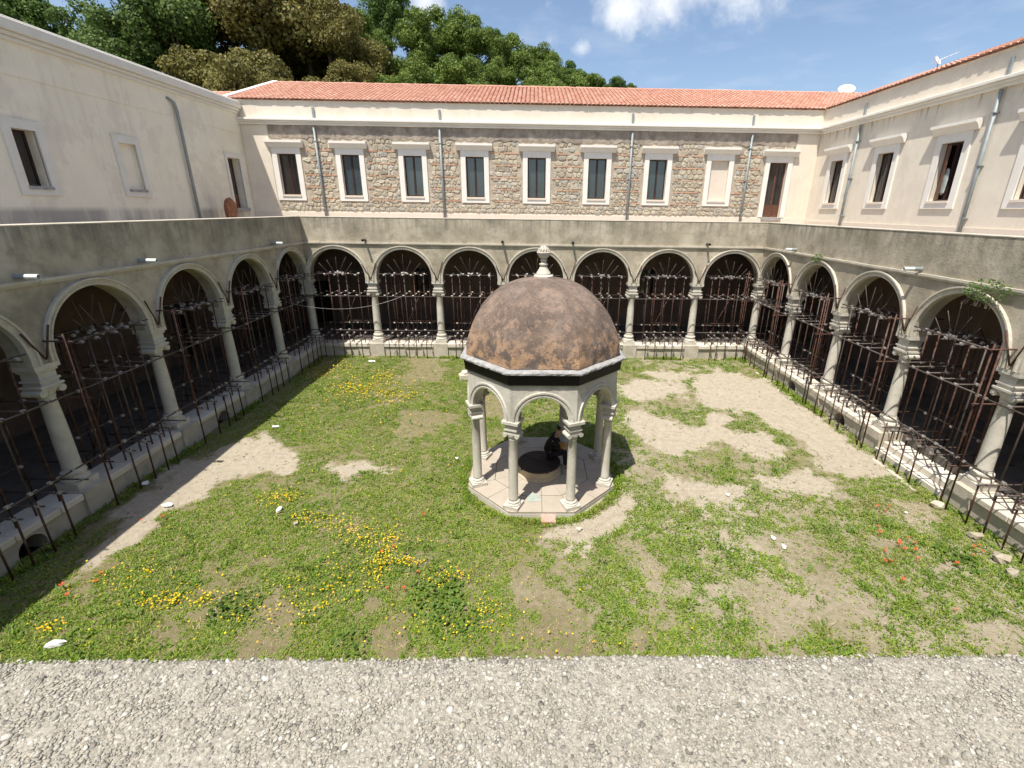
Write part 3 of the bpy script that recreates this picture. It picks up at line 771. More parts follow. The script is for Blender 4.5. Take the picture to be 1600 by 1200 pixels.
mb = MB(); mb.box(-14.4, -13.16, -.02, -.001, 6.42, 10.42)
mb.build('corner_strip', M['cream'], bw)
mb = MB(); mb.box(13.05, 14.15, -.02, -.001, 6.42, 10.42); mb.build('corner_strip', M['cream'], bw)


def stone_mesh(w_, h_, seed):
    rr = random.Random(seed); n = rr.choice((5, 6, 7, 8)); out = []; inn = []
    for k in range(n):
        t = 2*math.pi*(k+rr.uniform(-.3, .3)+.35)/n
        c, s_ = math.cos(t), math.sin(t)
        e = .78 if rr.random() < .5 else .6
        x = math.copysign(abs(c)**e, c)*w_/2*rr.uniform(.86, 1.0); z = math.copysign(abs(s_)**e, s_)*h_/2*rr.uniform(.84, 1.0)
        out.append((x, 0, z)); inn.append((x*rr.uniform(.72, .92), -rr.uniform(.016, .045), z*rr.uniform(.70, .92)))
    vs = out+inn
    fs = [(k, (k+1) % n, n+(k+1) % n, n+k) for k in range(n)]+[tuple(range(n, 2*n))]
    return vs, fs


stones = []
courses = []
z = 6.52
while z < 9.84:
    top = min(z+.50, 9.88)
    nrow = 3 if random.random() < .55 else 2
    hs = [random.uniform(.8, 1.2) for _ in range(nrow)]; tot = sum(hs); zz = z
    for hh in hs:
        h_ = (top-z)*hh/tot; u = -13.1+random.uniform(0, .1)
        while u < 13.0:
            w_ = random.uniform(.12, .30) if random.random() < .7 else random.uniform(.28, .5)
            h2 = h_*random.uniform(.85, 1.08)
            uc, zc_ = u+w_/2, zz+h_/2+random.uniform(-.035, .035)
            bad = any(a-.04 < uc+w_/2-.03 and uc-w_/2+.03 < b+.04 and c-.02 < zc_+h2/2 and zc_-h2/2 < d+.02 for a, b, c, d in sh+sh2) or (uc+w_/2 > 11.6 and zc_ < 9.42) or uc+w_/2 > 13.03
            if not bad: stones.append((uc, zc_, w_*1.10, h2*1.12))
            u += w_+random.uniform(-.01, .01)
        zz += h_
    courses.append(top+.03)
    z = top+.07
stones.sort(key=lambda s_: -s_[2]*s_[3])
lib = [stone_mesh(1, 1, k) for k in range(24)]
libme = []
for vs, fs in lib:
    q = MB(); q.add(vs, fs); libme.append(q.mesh('stone', M['stone']))
for k, (uc, zc_, w_, h_) in enumerate(stones[:300]):
    put('stone', libme[k % 24], bw, (uc, -.011, zc_), (0, 0, 0), (w_*.98, 1.0, h_*.98))
mb = MB()
for k, (uc, zc_, w_, h_) in enumerate(stones[300:]):
    vs, fs = lib[(k*7) % 24]
    mb.add([(uc+x*w_*.98, -.011+y*.9, zc_+zq*h_*.98) for x, y, zq in vs], fs)
o = mb.build('small_stones', M['stone'], bw); o['kind'] = 'stuff'
mb = MB()
for zc_ in courses[:-1]:
    u = -13.1
    while u < 12.9:
        w_ = random.uniform(.2, .3)
        ok = not any(a-.02 < u+w_ and u < b+.02 and c < zc_ < d for a, b, c, d in sh+sh2) and not (u+w_ > 11.6 and zc_ < 9.42)
        if ok and random.random() < .93:
            y = -.036-random.uniform(0, .014); mb.box(u, u+w_-.012, y, -.0115, zc_-.030+random.uniform(-.006, .006), zc_+.028+random.uniform(-.006, .006))
        u += w_
o = mb.build('levelling_bricks', M['brickline'], bw); o['kind'] = 'stuff'
# string cornice and eave
mb = MB(); mb.box(-14.45, 14.2, -.13, 0, 10.43, 10.53); mb.box(-14.45, 14.2, -.20, 0, 10.53, 10.60); mb.box(-14.45, 14.2, -.27, 0, 10.60, 10.70)
mb.build('cornice', M['surround'], bw, bevel=.012)
mb = MB(); mb.box(-14.6, 14.25, -.03, .5, 11.462, 11.50); mb.build('eave_course', M['cream'], bw)
for u, ln in ((-10.8, -.05), (-4.73, -.03), (4.71, 0.02), (10.68, .03)): downpipe(bw, u, lean=ln)
# roof: slope from eave (y=.0,z=11.5) to ridge (y=5,z=13.3)
SL = math.atan2(1.80, 5.0); LS = math.hypot(1.80, 5.0)
RX0 = -14.75
mb = MB(); mb.add([(RX0, -.06, 11.49), (14.2, -.06, 11.49), (19.2, 5, 13.27), (RX0, 5, 13.27), (RX0, 10, 11.47), (24, 10, 11.47)], [(0, 1, 2, 3), (3, 2, 5, 4)])
mb.build('roof_deck', M['roof'], bw)
tiles(bw, lambda a, b, h: (RX0+a, -.08+b*math.cos(SL)-h*math.sin(SL), 11.5+b*math.sin(SL)+h*math.cos(SL)),
      int(34/.215), 15, .215, LS/15, lambda a, b: RX0+a < 14.2+b*math.cos(SL))
rt = []
q = MB(); n = 7; vs = []
for x_, sc_ in ((0, 1.0), (.40, .86)):
    for k in range(n):
        t = math.pi*k/(n-1); vs.append((x_, -.13*sc_*math.cos(t), .02+.10*sc_*math.sin(t)))
q.add(vs, [(k, n+k, n+k+1, k+1) for k in range(n-1)]+[tuple(range(n-1, -1, -1)), tuple(range(n, 2*n))])
ridge_me = q.mesh('ridge_tile', M['roof'])
for i in range(int((19.2-RX0)/.37)):
    put('ridge_tile', ridge_me, bw, (RX0+i*.37, 5.0, 13.28+random.uniform(-.008, .012)), (0, 0, random.uniform(-.03, .03)))
mb = MB(); mb.add([(RX0-.28, -.10, 11.40), (RX0+.02, -.10, 11.40), (RX0+.02, 5.1, 13.22), (RX0-.28, 5.1, 13.22),
                   (RX0-.28, -.10, 11.62), (RX0+.02, -.10, 11.62), (RX0+.02, 5.1, 13.44), (RX0-.28, 5.1, 13.44)],
                  [(0, 3, 2, 1), (4, 5, 6, 7), (0, 1, 5, 4), (1, 2, 6, 5), (2, 3, 7, 6), (3, 0, 4, 7)])
mb.build('verge', M['surround'], bw)
mb = MB(); mb.add([(RX0-.1, .1, 8), (RX0-.1, .1, 11.4), (RX0-.1, 5, 13.2), (RX0-.1, 10, 11.4), (RX0-.1, 10, 8)], [(0, 1, 2, 3, 4)])
mb.build('gable', M['cream'], bw)

# ---- lower roof seen beyond the left end of the back wing
lr = thing('rear_annex', 'low orange-tiled roof peeping out behind the corner of the shaded left wing', 'building', (-24, 25.4, 0))
mb = MB(); mb.box(0, 9.0, 0, 8, 0, 11.0); mb.build('wall', M['cream'], lr)
mb = MB(); mb.add([(-.2, -.2, 11.0), (9.0, -.2, 11.0), (9.0, 4, 12.72), (-.2, 4, 12.72), (-.2, 8.2, 11), (9.0, 8.2, 11)], [(0, 1, 2, 3), (3, 2, 5, 4)])
mb.build('roof_deck', M['roof'], lr)
s2_ = math.atan2(1.72, 4.2); l2_ = math.hypot(1.72, 4.2)
tiles(lr, lambda a, b, h: (a, -.2+b*math.cos(s2_)-h*math.sin(s2_), 11.01+b*math.sin(s2_)+h*math.cos(s2_)), int(9/.215), 12, .215, l2_/12, lambda a, b: True)
for i in range(24): put('ridge_tile', ridge_me, lr, (i*.37, 4.0, 12.73+random.uniform(-.01, .015)))

# ---- left wing (in shade)
loc, rz = wing_frame('left')
lw = thing('monastery_wing', 'shaded beige left wing with a dark window, a blind window and a narrow brown door', 'building', loc, rz)
lh = [(13.31, 13.98, 7.16, 8.64), (16.76, 17.5, 7.2, 8.7), (22.74, 23.68, 6.58, 8.82)]
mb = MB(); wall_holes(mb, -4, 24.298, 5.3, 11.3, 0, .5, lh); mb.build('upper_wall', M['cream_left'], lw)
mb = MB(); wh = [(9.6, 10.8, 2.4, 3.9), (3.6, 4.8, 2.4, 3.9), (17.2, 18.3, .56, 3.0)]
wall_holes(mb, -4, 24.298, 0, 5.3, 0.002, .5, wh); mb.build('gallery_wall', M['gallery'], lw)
for a, b, c, d in wh:
    q = MB(); q.box(a, b, .3, .34, c, d); w_ = q.build('gallery_window', M['glass_dark'], lw)
    q = MB(); q.box((a+b)/2-.04, (a+b)/2+.04, .24, .3, c, d); q.build('mullion', M['wood_frame'], w_)
window(lw, 13.645, .335, 7.16, 8.64, frame=(.24, .25), depth=.3, hood=False, style='dark', msur='surround_left')
window(lw, 17.13, .37, 7.2, 8.7, frame=(.2, .25), depth=.2, hood=False, style='blind', msur='surround_left')
window(lw, 23.21, .47, 6.58, 8.82, frame=(.15, .22), depth=.34, hood=False, style='door', msur='surround_left', bottom=False)
mb = MB()
for (p, za, zb) in ((.10, 10.85, 10.97), (.17, 10.97, 11.08), (.26, 11.08, 11.36), (.20, 11.36, 11.42)): mb.box(-4, 24.25, -p, .5, za, zb)
mb.build('cornice', M['surround_left'], lw, bevel=.02)
mb = MB(); mb.box(-4, 24.27, -.022, 0, 9.99, 10.85); mb.build('frieze', M['cream_left'], lw)
p = MB(); p.path([(19.62, .1, 10.62), (19.66, -.06, 10.61), (19.86, -.12, 10.5), (19.93, -.12, 10.2), (19.93, -.12, 5.5)], .06, 8)
p.build('downpipe', M['zinc'], lw, smooth=True)
mb = MB(); mb.box(-4, 24.3, .5, 9, 11.1, 11.2); mb.build('flat_roof', M['terrace'], lw)

# ---- right wing
loc, rz = wing_frame('right')
rw = thing('monastery_wing', 'sunlit cream right wing with hooded windows, grey downpipes and orange tiled roof', 'building', loc, rz)
rwin = [(-22.45, 'dark'), (-19.28, 'dark'), (-16.13, 'open'), (-13.0, 'dark')]
holes = [(u-.45, u+.45, 7.18, 9.06) for u, k in rwin]
mb = MB(); wall_holes(mb, -24.298, 4, 5.3, 10.52, 0, .5, holes); mb.build('upper_wall', M['cream_stain'], rw)
mb = MB(); wall_holes(mb, -24.298, 4, 10.522, 11.46, 0, .5, []); mb.build('attic_wall', M['cream'], rw)
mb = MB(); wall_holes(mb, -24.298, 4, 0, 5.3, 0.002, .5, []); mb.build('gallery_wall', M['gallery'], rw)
for u, k in rwin:
    fr = window(rw, u, .45, 7.18, 9.06, style='dark')
    if k == 'open':
        # one leaf stands ajar and shows a pale curtain
        q = MB(); q.box(0, .36, -.02, .02, 7.22, 9.0); lf = q.build('open_leaf', M['wood_door'], fr, loc=(u-.39, .16, 0), rz=-.5)
        q = MB(); q.lathe([(.001, 7.36), (.11, 7.45), (.14, 7.9), (.10, 8.2), (.02, 8.26)], 10); c_ = q.build('curtain', M['curtain'], fr, loc=(u-.12, .12, 0)); c_.scale = (1, .25, 1)
mb = MB(); mb.box(-24.02, 4, -.13, 0, 10.40, 10.50); mb.box(-24.02, 4, -.20, 0, 10.50, 10.58); mb.box(-24.02, 4, -.27, 0, 10.58, 10.68)
mb.build('cornice', M['surround'], rw, bevel=.012)
mb = MB(); mb.box(-24.2, 4, -.045, -.001, 5.5, 6.32); mb.build('base_band', M['niche'], rw)
mb = MB(); mb.box(-24.25, 4, -.03, .5, 11.462, 11.50); mb.build('eave_course', M['cream'], rw)
for u in (-21.2, -14.82): downpipe(rw, u, lean=.02)
# u = -y ; roof from eave y_local 0 to 5
mb = MB(); mb.add([(-24.3, -.06, 11.49), (4, -.06, 11.49), (4, 5, 13.27), (-29.3, 5, 13.27), (4, 10, 11.47), (-34, 10, 11.47)], [(0, 1, 2, 3), (3, 2, 4, 5)])
mb.build('roof_deck', M['roof'], rw)
tiles(rw, lambda a, b, h: (4-a, -.08+b*math.cos(SL)-h*math.sin(SL), 11.5+b*math.sin(SL)+h*math.cos(SL)),
      int(33.5/.215), 15, .215, LS/15, lambda a, b: 4-a > -24.3-b*math.cos(SL) and 4-a < -6)
for i in range(60): put('ridge_tile', ridge_me, rw, (-29.2+i*.37, 5.0, 13.28+random.uniform(-.008, .012)), (0, 0, random.uniform(-.03, .03)))

# ------------------------------------------------------------------ the cloister arcades
BAYR, ZS, ZB, ZT, TH = 1.26, 3.68, 3.53, 6.26, .42
col_me = MB(); col_me.lathe([(.178, 1.06), (.172, 1.10), (.168, 1.3), (.166, 1.7), (.155, 2.3), (.140, 2.76), (.152, 2.79), (.152, 2.83)], 18); col_me = col_me.mesh('column', M['col_stone'], True)
b_ = MB(); b_.box(-.26, .26, -.26, .26, .60, .76)
base_prof = [(.25, .762), (.262, .80), (.25, .845), (.215, .86), (.20, .89), (.21, .93), (.232, .955), (.228, .995), (.195, 1.02), (.185, 1.065)]
b_.lathe(base_prof, 18); base_me = b_.mesh('base', M['col_stone'])
c_ = MB(); c_.lathe([(.145, 2.83), (.16, 2.86), (.19, 2.93), (.205, 2.99), (.18, 3.0)], 16)
for s_ in (-1, 1):
    for (ry, rr) in ((0, .078),):
        c_.tube((s_*.205, -.20, 2.925), (s_*.205, .20, 2.925), rr, 12)
        c_.tube((s_*.205, -.215, 2.925), (s_*.205, -.20, 2.925), .035, 8)
c_.box(-.21, .21, -.19, .19, 2.96, 3.03); c_.box(-.25, .25, -.23, .23, 3.03, 3.08)
cap_me = c_.mesh('capital', M['col_stone'])
i_ = MB(); i_.box(-.19, .19, -.19, .19, 3.08, 3.16); i_.box(-.225, .225, -.215, .215, 3.16, 3.20); i_.box(-.185, .185, -.185, .185, 3.20, 3.36)
i_.box(-.22, .22, -.215, .215, 3.36, 3.42); i_.box(-.265, .265, -.25, .25, 3.42, 3.528)
imp_me = i_.mesh('impost_block', M['col_stone'])
p_ = MB(); p_.box(-.33, .33, -.42, .30, -.1, .598); ped_me = p_.mesh('pedestal', M['plinth'])
av = MB(); archivolt(av, 0, BAYR-.012, ZS, ZB+.001, [(.0, .1), (.0, -.035), (.05, -.05), (.06, -.03), (.115, -.035), (.125, -.075), (.165, -.075), (.172, -.001)])
av_me = av.mesh('archivolt', M['arch_stone'], False)


def arcade(label, loc, rz, bay, nb, skipcol=(), gaps=(), drains=(), spouts=(), ext=(0, 0), dark_spout=False):
    t = thing('arcade', label, 'arcade', loc, rz)
    mb = MB()
    for i in range(nb): arch_panel(mb, (i+.5)*bay, bay/2, bay/2, BAYR, ZS, ZB, ZT, 0, TH)
    for s_, u in ((0, -ext[0]), (1, nb*bay)):
        if ext[s_]: mb.box(u, u+ext[s_], 0, TH, ZB, ZT)
    mb.build('arch_wall', M['arcade'], t)
    for i in range(nb): put('archivolt', av_me, t, ((i+.5)*bay, 0, 0))
    L0, L1 = -ext[0]+(.0), nb*bay+ext[1]
    # two-fillet string course, chipped here and there
    mb = MB(); u = .1
    while u < nb*bay-.1:
        w_ = min(random.uniform(.8, 1.6), nb*bay-.1-u)
        j = random.uniform(-.006, .006)
        mb.box(u, u+w_-.004, -.075+j, -.001, 5.165, 5.225); mb.box(u, u+w_-.004, -.04+j, -.001, 5.115, 5.165)
        u += w_
    o = mb.build('string_course', M['arch_stone'], t)
    mb = MB(); mb.box(.12, nb*bay-.12, -.012, TH+.012, ZT+.001, ZT+.035); mb.build('coping', M['plinth'], t, bevel=.008)
    for i in range(nb+1):
        if i in skipcol: continue
        c = put('column', col_me, t, (i*bay, TH/2, 0))
        put('base', base_me, c); put('capital', cap_me, c); put('impost_block', imp_me, c); put('pedestal', ped_me, c)
    # low wall on which the columns stand, with round drain holes
    for i in range(nb):
        if i in gaps:
            mb = MB(); mb.box(i*bay+.34, (i+1)*bay-.34, -.25, TH+.1, -.1, .16); mb.box(i*bay+.34, (i+1)*bay-.34, -.02, TH+.1, .161, .34)
            mb.build('threshold_step', M['slab'], t, bevel=.015)
            continue
        mb = MB(); a, b = i*bay+.33, (i+1)*bay-.33
        if i in drains:
            uc = (a+b)/2; arch_panel(mb, uc, (b-a)/2, (b-a)/2, .28, .10, -.1, .44, -.14, .34, 12)
            q = MB(); q.box(uc-.30, uc+.30, .33, .36, -.1, .4); q.build('drain_shade_panel', M['lid'], t)  # near-black panel, its colour stands in for the shade inside the hole
        else: mb.box(a, b, -.14, TH, -.1, .44)
        mb.build('low_wall', M['plinth'], t)
        u = a
        while u < b-.01:
            w_ = random.uniform(.6, .95)
            if b-(u+w_) < .3: w_ = b-u
            q = MB(); q.box(0, w_-.012, -.20+random.uniform(-.012, .012), TH+.10, .442, .60+random.uniform(-.012, .004))
            q.build('cap_slab', M['slab'], t, loc=(u, 0, 0), bevel=.015)
            u += w_
    for u, L_, dk in spouts:
        q = MB(); n = 10
        q.lathe([(.052, 0), (.052, L_), (.044, L_), (.044, .02)], 10, cap=False)
        o = q.build('drain_spout', M['pvc_dark' if dk else 'pvc'], t, smooth=False, loc=(u, .05, 5.33)); o.rotation_euler = (R(90), 0, 0)
        if not dk:
            q = MB(); q.lathe([(.055, .03), (.055, L_*.5), (.05, L_*.5)], 10, cap=False); q.build('sleeve', M['zinc'], o)
    return t


rows = [(-7.58, .36), (-1.5, .36), (1.62, .36), (7.68, .36)]
aB = arcade('sunlit back arcade of seven round arches on pale columns', (-10.5, 20.3, 0), 0, 3.0, 7, spouts=[(x+10.5, L_+.05, True) for x, L_ in rows], ext=(.25, .25), drains=())
yL0 = 20.5-7*3.03
aL = arcade('shaded left arcade of round arches, its foot in deep shadow', (-10.33, yL0, 0), R(90), 3.03, 7, skipcol=(7,), drains=(2, 4),
            spouts=[(8.4-yL0, .52, False), (11.4-yL0, .52, False), (17.75-yL0, .5, False)])
aR = arcade('sunlit right arcade of round arches crossed by scaffold shadows', (10.33, 20.5, 0), R(-90), 3.03, 7, skipcol=(0,), drains=(1, 2), gaps=(3,),
            spouts=[(20.5-11.45, .55, False), (20.5-17.7, .5, False)])
# gallery floors, terrace slabs
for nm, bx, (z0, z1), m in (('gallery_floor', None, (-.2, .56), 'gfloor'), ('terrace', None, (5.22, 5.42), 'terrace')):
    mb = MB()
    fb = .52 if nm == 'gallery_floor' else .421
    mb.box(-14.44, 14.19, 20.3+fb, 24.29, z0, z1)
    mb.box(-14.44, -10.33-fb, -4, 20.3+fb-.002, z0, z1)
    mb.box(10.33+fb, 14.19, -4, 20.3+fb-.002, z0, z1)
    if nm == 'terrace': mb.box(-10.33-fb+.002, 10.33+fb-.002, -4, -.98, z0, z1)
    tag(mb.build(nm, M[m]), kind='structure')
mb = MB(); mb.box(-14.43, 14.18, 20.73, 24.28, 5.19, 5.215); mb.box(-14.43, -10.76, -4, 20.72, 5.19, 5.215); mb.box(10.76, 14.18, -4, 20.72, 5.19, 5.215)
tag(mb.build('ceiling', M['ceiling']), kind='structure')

# ------------------------------------------------------------------ near parapet with its exposed-aggregate top
pw = thing('parapet', 'rough parapet top of embedded gravel close to the camera', 'wall', (0, -.76, 0))
mb = MB(); mb.box(-10.9, 10.9, -.20, .17, 0, 5.9); mb.build('wall_below', M['arcade'], pw)
nxp = 620; nyp = 26
xs = np.concatenate([np.linspace(-10.7, -1.6, 160), np.linspace(-1.58, 1.58, 900), np.linspace(1.6, 10.7, 160)])
prof = [(.17, 5.9), (.200, 6.06), (.207, 6.2), (.211, 6.245), (.209, 6.255), (.204, 6.26)]+[(.204-.42*k/22, 6.26) for k in range(1, 23)]+[(-.215, 6.25), (-.22, 6.2), (-.215, 5.9)]
PX = np.repeat(xs[:, None], len(prof), 1)
PY = np.array([p[0] for p in prof])[None]+0*PX; PZ = np.array([p[1] for p in prof])[None]+0*PX
edge = (vnoise(PX, PX*0+3, 9, 31, 3)-.5)*.0035+(vnoise(PX, PX*0+9, 60, 33, 2)-.5)*.005
PY = PY+edge*np.clip((PY+.22)/.42, 0, 1)
PZ = PZ+(vnoise(PX, PY, 6, 35, 3)-.5)*.005*(PZ > 6.2)
V = np.stack([PX, PY, PZ], -1).reshape(-1, 3); a_, b2 = PX.shape; I = np.arange(a_*b2).reshape(a_, b2)
Q = np.stack([I[:-1, :-1], I[:-1, 1:], I[1:, 1:], I[1:, :-1]], -1).reshape(-1, 4)
put('parapet_top', npmesh('parapet_top', V, Q, M['gravel_base'], True), pw)
# pebbles
bm = bmesh.new(); bmesh.ops.create_icosphere(bm, subdivisions=1, radius=1)
ico = np.array([v.co[:] for v in bm.verts]); icf = np.array([[v.index for v in f.verts] for f in bm.faces]); bm.free()
NP = 62000
px = np.concatenate([rng.uniform(-1.0, .95, NP), rng.uniform(-2.4, 2.4, 4000)]); py = np.concatenate([rng.uniform(-.01, .207, NP), rng.uniform(-.21, .2, 4000)])
r_ = .0008+rng.gamma(1.5, .00042, len(px)); r_ = np.clip(r_, .0009, .0042)
r_[NP:] *= 1.5
zz = 6.2602+(vnoise(px, py, 6, 35, 3)-.5)*.005+(vnoise(px, py, 45, 36, 2)-.5)*.002
sx = rng.uniform(.7, 1.5, len(px)); sy = rng.uniform(.65, 1.1, len(px)); sz = rng.uniform(.3, .75, len(px)); an = rng.uniform(0, 6.28, len(px))
jit = rng.uniform(.78, 1.22, (len(px), len(ico)))
P = ico[None]*jit[..., None]
X = P[..., 0]*(r_*sx)[:, None]; Y = P[..., 1]*(r_*sy)[:, None]; Z = P[..., 2]*(r_*sz)[:, None]
ca, sa = np.cos(an)[:, None], np.sin(an)[:, None]
tlt = rng.normal(0, .18, len(px))[:, None]
V = np.stack([X*ca-Y*sa+px[:, None], X*sa+Y*ca+py[:, None], Z+X*tlt+zz[:, None]], -1).reshape(-1, 3)
Q = (icf[None]+(np.arange(len(px))*len(ico))[:, None, None]).reshape(-1, 3)
o = put('gravel', npmesh('gravel', V, Q, M['pebble'], True), pw); o['kind'] = 'stuff'

# ------------------------------------------------------------------ domed well pavilion
KX, KY = .11, 9.80
kt = thing('pavilion', 'octagonal stone pavilion with eight columns and a weathered brown dome over the well', 'pavilion', (KX, KY, 0))
PH = R(22.5)


def octo(r, z): return [(r*math.cos(PH+k*math.pi/4), r*math.sin(PH+k*math.pi/4), z) for k in range(8)]


def octo_solid(mb, rings):
    vs = []
    for r, z in rings: vs += octo(r, z)
    m = len(rings)
    mb.add(vs, [(i*8+k, i*8+(k+1) % 8, (i+1)*8+(k+1) % 8, (i+1)*8+k) for i in range(m-1) for k in range(8)]+[tuple(range(7, -1, -1)), tuple(range((m-1)*8, m*8))])


mb = MB(); octo_solid(mb, [(1.99, -.15), (1.985, .10)]); mb.build('platform', M['kiosk'], kt, bevel=.01)
# paving: wedge slabs in two rings
for k in range(8):
    for r0, r1 in ((.62, 1.28), (1.29, 1.985)):
        a0 = PH+k*math.pi/4; a1 = a0+math.pi/4
        for h in range(2):
            t0, t1 = h*.5+.004, (h+1)*.5-.004
            def pt(r, t):
                p = Vector((math.cos(a0), math.sin(a0)))*(1-t)+Vector((math.cos(a1), math.sin(a1)))*t
                return p*r
            q = MB(); vs = []
            zt = .148+random.uniform(-.002, .002)
            for z in (.101, zt):
                for (r, t) in ((r0+.004, t0), (r1-.004, t0), (r1-.004, t1), (r0+.004, t1)):
                    p = pt(r, t); vs.append((p.x, p.y, z))
            q.add(vs, [(0, 3, 2, 1), (4, 5, 6, 7), (0, 1, 5, 4), (1, 2, 6, 5), (2, 3, 7, 6), (3, 0, 4, 7)])
            q.build('floor_slab', M['kfloor'], kt)
q = MB(); q.box(-.48, -.16, -1.42, -1.10, .150, .158); q.build('hatch', flat('pale_green_plate', (.34, .38, .33), .6, var=.15), kt, rz=.1)
KR = 1.73
kc = MB(); kc.lathe([(.118, .34), (.110, .38), (.108, .9), (.103, 1.4), (.092, 1.88), (.102, 1.90), (.102, 1.95)], 18, wob=.012); kc = kc.mesh('column', M['kiosk'], True)
kb = MB(); kb.box(-.185, .185, -.185, .185, .145, .235); kb.lathe([(.17, .236), (.178, .255), (.165, .275), (.14, .285), (.14, .30), (.155, .315), (.135, .335), (.125, .345)], 18)
kb = kb.mesh('base', M['kiosk'])
kp = MB(); kp.lathe([(.105, 1.95), (.12, 1.97), (.14, 2.03)], 16)
for s_ in (-1, 1): kp.tube((s_*.145, -.135, 2.03), (s_*.145, .135, 2.03), .052, 12)
kp.box(-.15, .15, -.13, .13, 2.045, 2.09); kp.box(-.125, .125, -.125, .125, 2.09, 2.15); kp.box(-.155, .155, -.15, .15, 2.15, 2.185)
kp.box(-.125, .125, -.125, .125, 2.185, 2.28); kp.box(-.15, .15, -.15, .15, 2.28, 2.31); kp.box(-.195, .195, -.185, .185, 2.31, 2.372)
kp = kp.mesh('capital', M['kiosk'])
for k in range(8):
    a = PH+k*math.pi/4
    c = put('column', kc, kt, (KR*math.cos(a), KR*math.sin(a), 0), (0, 0, a+math.pi/2))
    put('base', kb, c); put('capital', kp, c)
AP = KR*math.cos(math.pi/8)          # apothem
ao, ai = AP+.135, AP-.115
t8 = math.tan(math.pi/8)
pn = MB(); arch_panel(pn, 0, ao*t8, ai*t8, .545, 2.40, 2.373, 3.30, -(ao), -(ai), 22); pn = pn.mesh('arch_panel', M['kiosk'])
ka = MB(); archivolt(ka, 0, .54, 2.40, 2.374, [(.0, -(ai+.05)), (.0, -(ao+.018)), (.035, -(ao+.026)), (.04, -(ao+.012)), (.085, -(ao+.014)), (.09, -(ao+.035)), (.125, -(ao+.035)), (.13, -(ao-.001))], 22)
ka = ka.mesh('archivolt', M['kiosk'])
for k in range(8):
    o = put('arch_panel', pn, kt, rot=(0, 0, k*math.pi/4)); put('archivolt', ka, o)
mb = MB(); octo_solid(mb, [((ao-.004)/math.cos(math.pi/8), 3.215), (ao/math.cos(math.pi/8)+.05, 3.235), (ao/math.cos(math.pi/8)+.085, 3.475)])
mb.build('black_band', M['black'], kt)
mb = MB()
# rim slab with a worn, uneven lip
rings = []; vs = []; NS = 20
pts8 = [Vector((math.cos(PH+k*math.pi/4), math.sin(PH+k*math.pi/4))) for k in range(8)]
ring = []
for k in range(8):
    for j in range(NS):
        ring.append(pts8[k]*(1-j/NS)+pts8[(k+1) % 8]*(j/NS))
nn = len(ring)
for (r, z, wv) in ((1.95, 3.476, 0), (2.0, 3.478, .006), (2.035, 3.495, .008), (2.04, 3.53, .009), (2.02, 3.552, .008), (1.80, 3.585, .006)):
    for p in ring:
        rr = r+random.uniform(-wv, wv); vs.append((p.x*rr, p.y*rr, z+random.uniform(-wv, wv)*.5))
mb.add(vs, [(i*nn+k, i*nn+(k+1) % nn, (i+1)*nn+(k+1) % nn, (i+1)*nn+k) for i in range(5) for k in range(nn)]+[tuple(range(nn-1, -1, -1)), tuple(range(5*nn, 6*nn))])
mb.build('roof_rim', M['rim'], kt)
# dome: eight soft gores, ridges fading toward the top
vs = []; nr = 46; z0 = 3.585
for i in range(nr+1):
    t = i/nr*math.pi/2*.985
    rr = 1.90*math.cos(t)**.97; z = z0+1.66*math.sin(t)
    sharp = 1-.35*(i/nr)**1.5
    for p in ring:
        rad = p.length
        f_ = sharp*1+(1-sharp)*(.955/rad)
        q_ = p*rr*f_
        a = math.atan2(p.y, p.x)
        n_ = (float(vnoise(np.array([a*3+9]), np.array([z*3]), 1.2, 41, 3)[0])-.5)*.022
        vs.append((q_.x*(1+n_), q_.y*(1+n_), z+n_*.4))
mb = MB(); mb.add(vs, [(i*nn+k, i*nn+(k+1) % nn, (i+1)*nn+(k+1) % nn, (i+1)*nn+k) for i in range(nr) for k in range(nn)]+[tuple(range(nr*nn, (nr+1)*nn))])
mb.build('dome', M['dome'], kt)
mb = MB(); octo_solid(mb, [(.23, 5.20), (.235, 5.27), (.19, 5.29)])
mb.lathe([(.17, 5.29), (.165, 5.33), (.12, 5.40), (.085, 5.47), (.075, 5.50), (.10, 5.51), (.105, 5.535), (.07, 5.55), (.06, 5.60), (.085, 5.615), (.07, 5.64)], 16)
fin = mb.build('finial', M['arch_stone'], kt, smooth=False)
mb = MB(); mb.lathe([(.06, 5.64), (.13, 5.70), (.165, 5.76), (.172, 5.80)], 18); mb.lathe([(.182, 5.79), (.188, 5.815), (.175, 5.83)], 18)
for i in range(6):
    z = 5.825+.028*i; rr = .165*math.cos(i/6.2*math.pi/2*.95); m_ = max(5, int(14*rr/.165))
    for k in range(m_):
        a = 2*math.pi*(k+.5*(i % 2))/m_
        mb.tube((rr*math.cos(a)*.8, rr*math.sin(a)*.8, z-.02), (rr*math.cos(a), rr*math.sin(a), z+.022), .03, 5, .010)
mb.lathe([(.15, 5.82), (.13, 5.90), (.07, 5.96), (.01, 5.985)], 14)
pc_ = mb.build('pine_cone', M['arch_stone'], fin, loc=(0, 0, 5.64*.12)); pc_.scale = (.86, .86, .88)
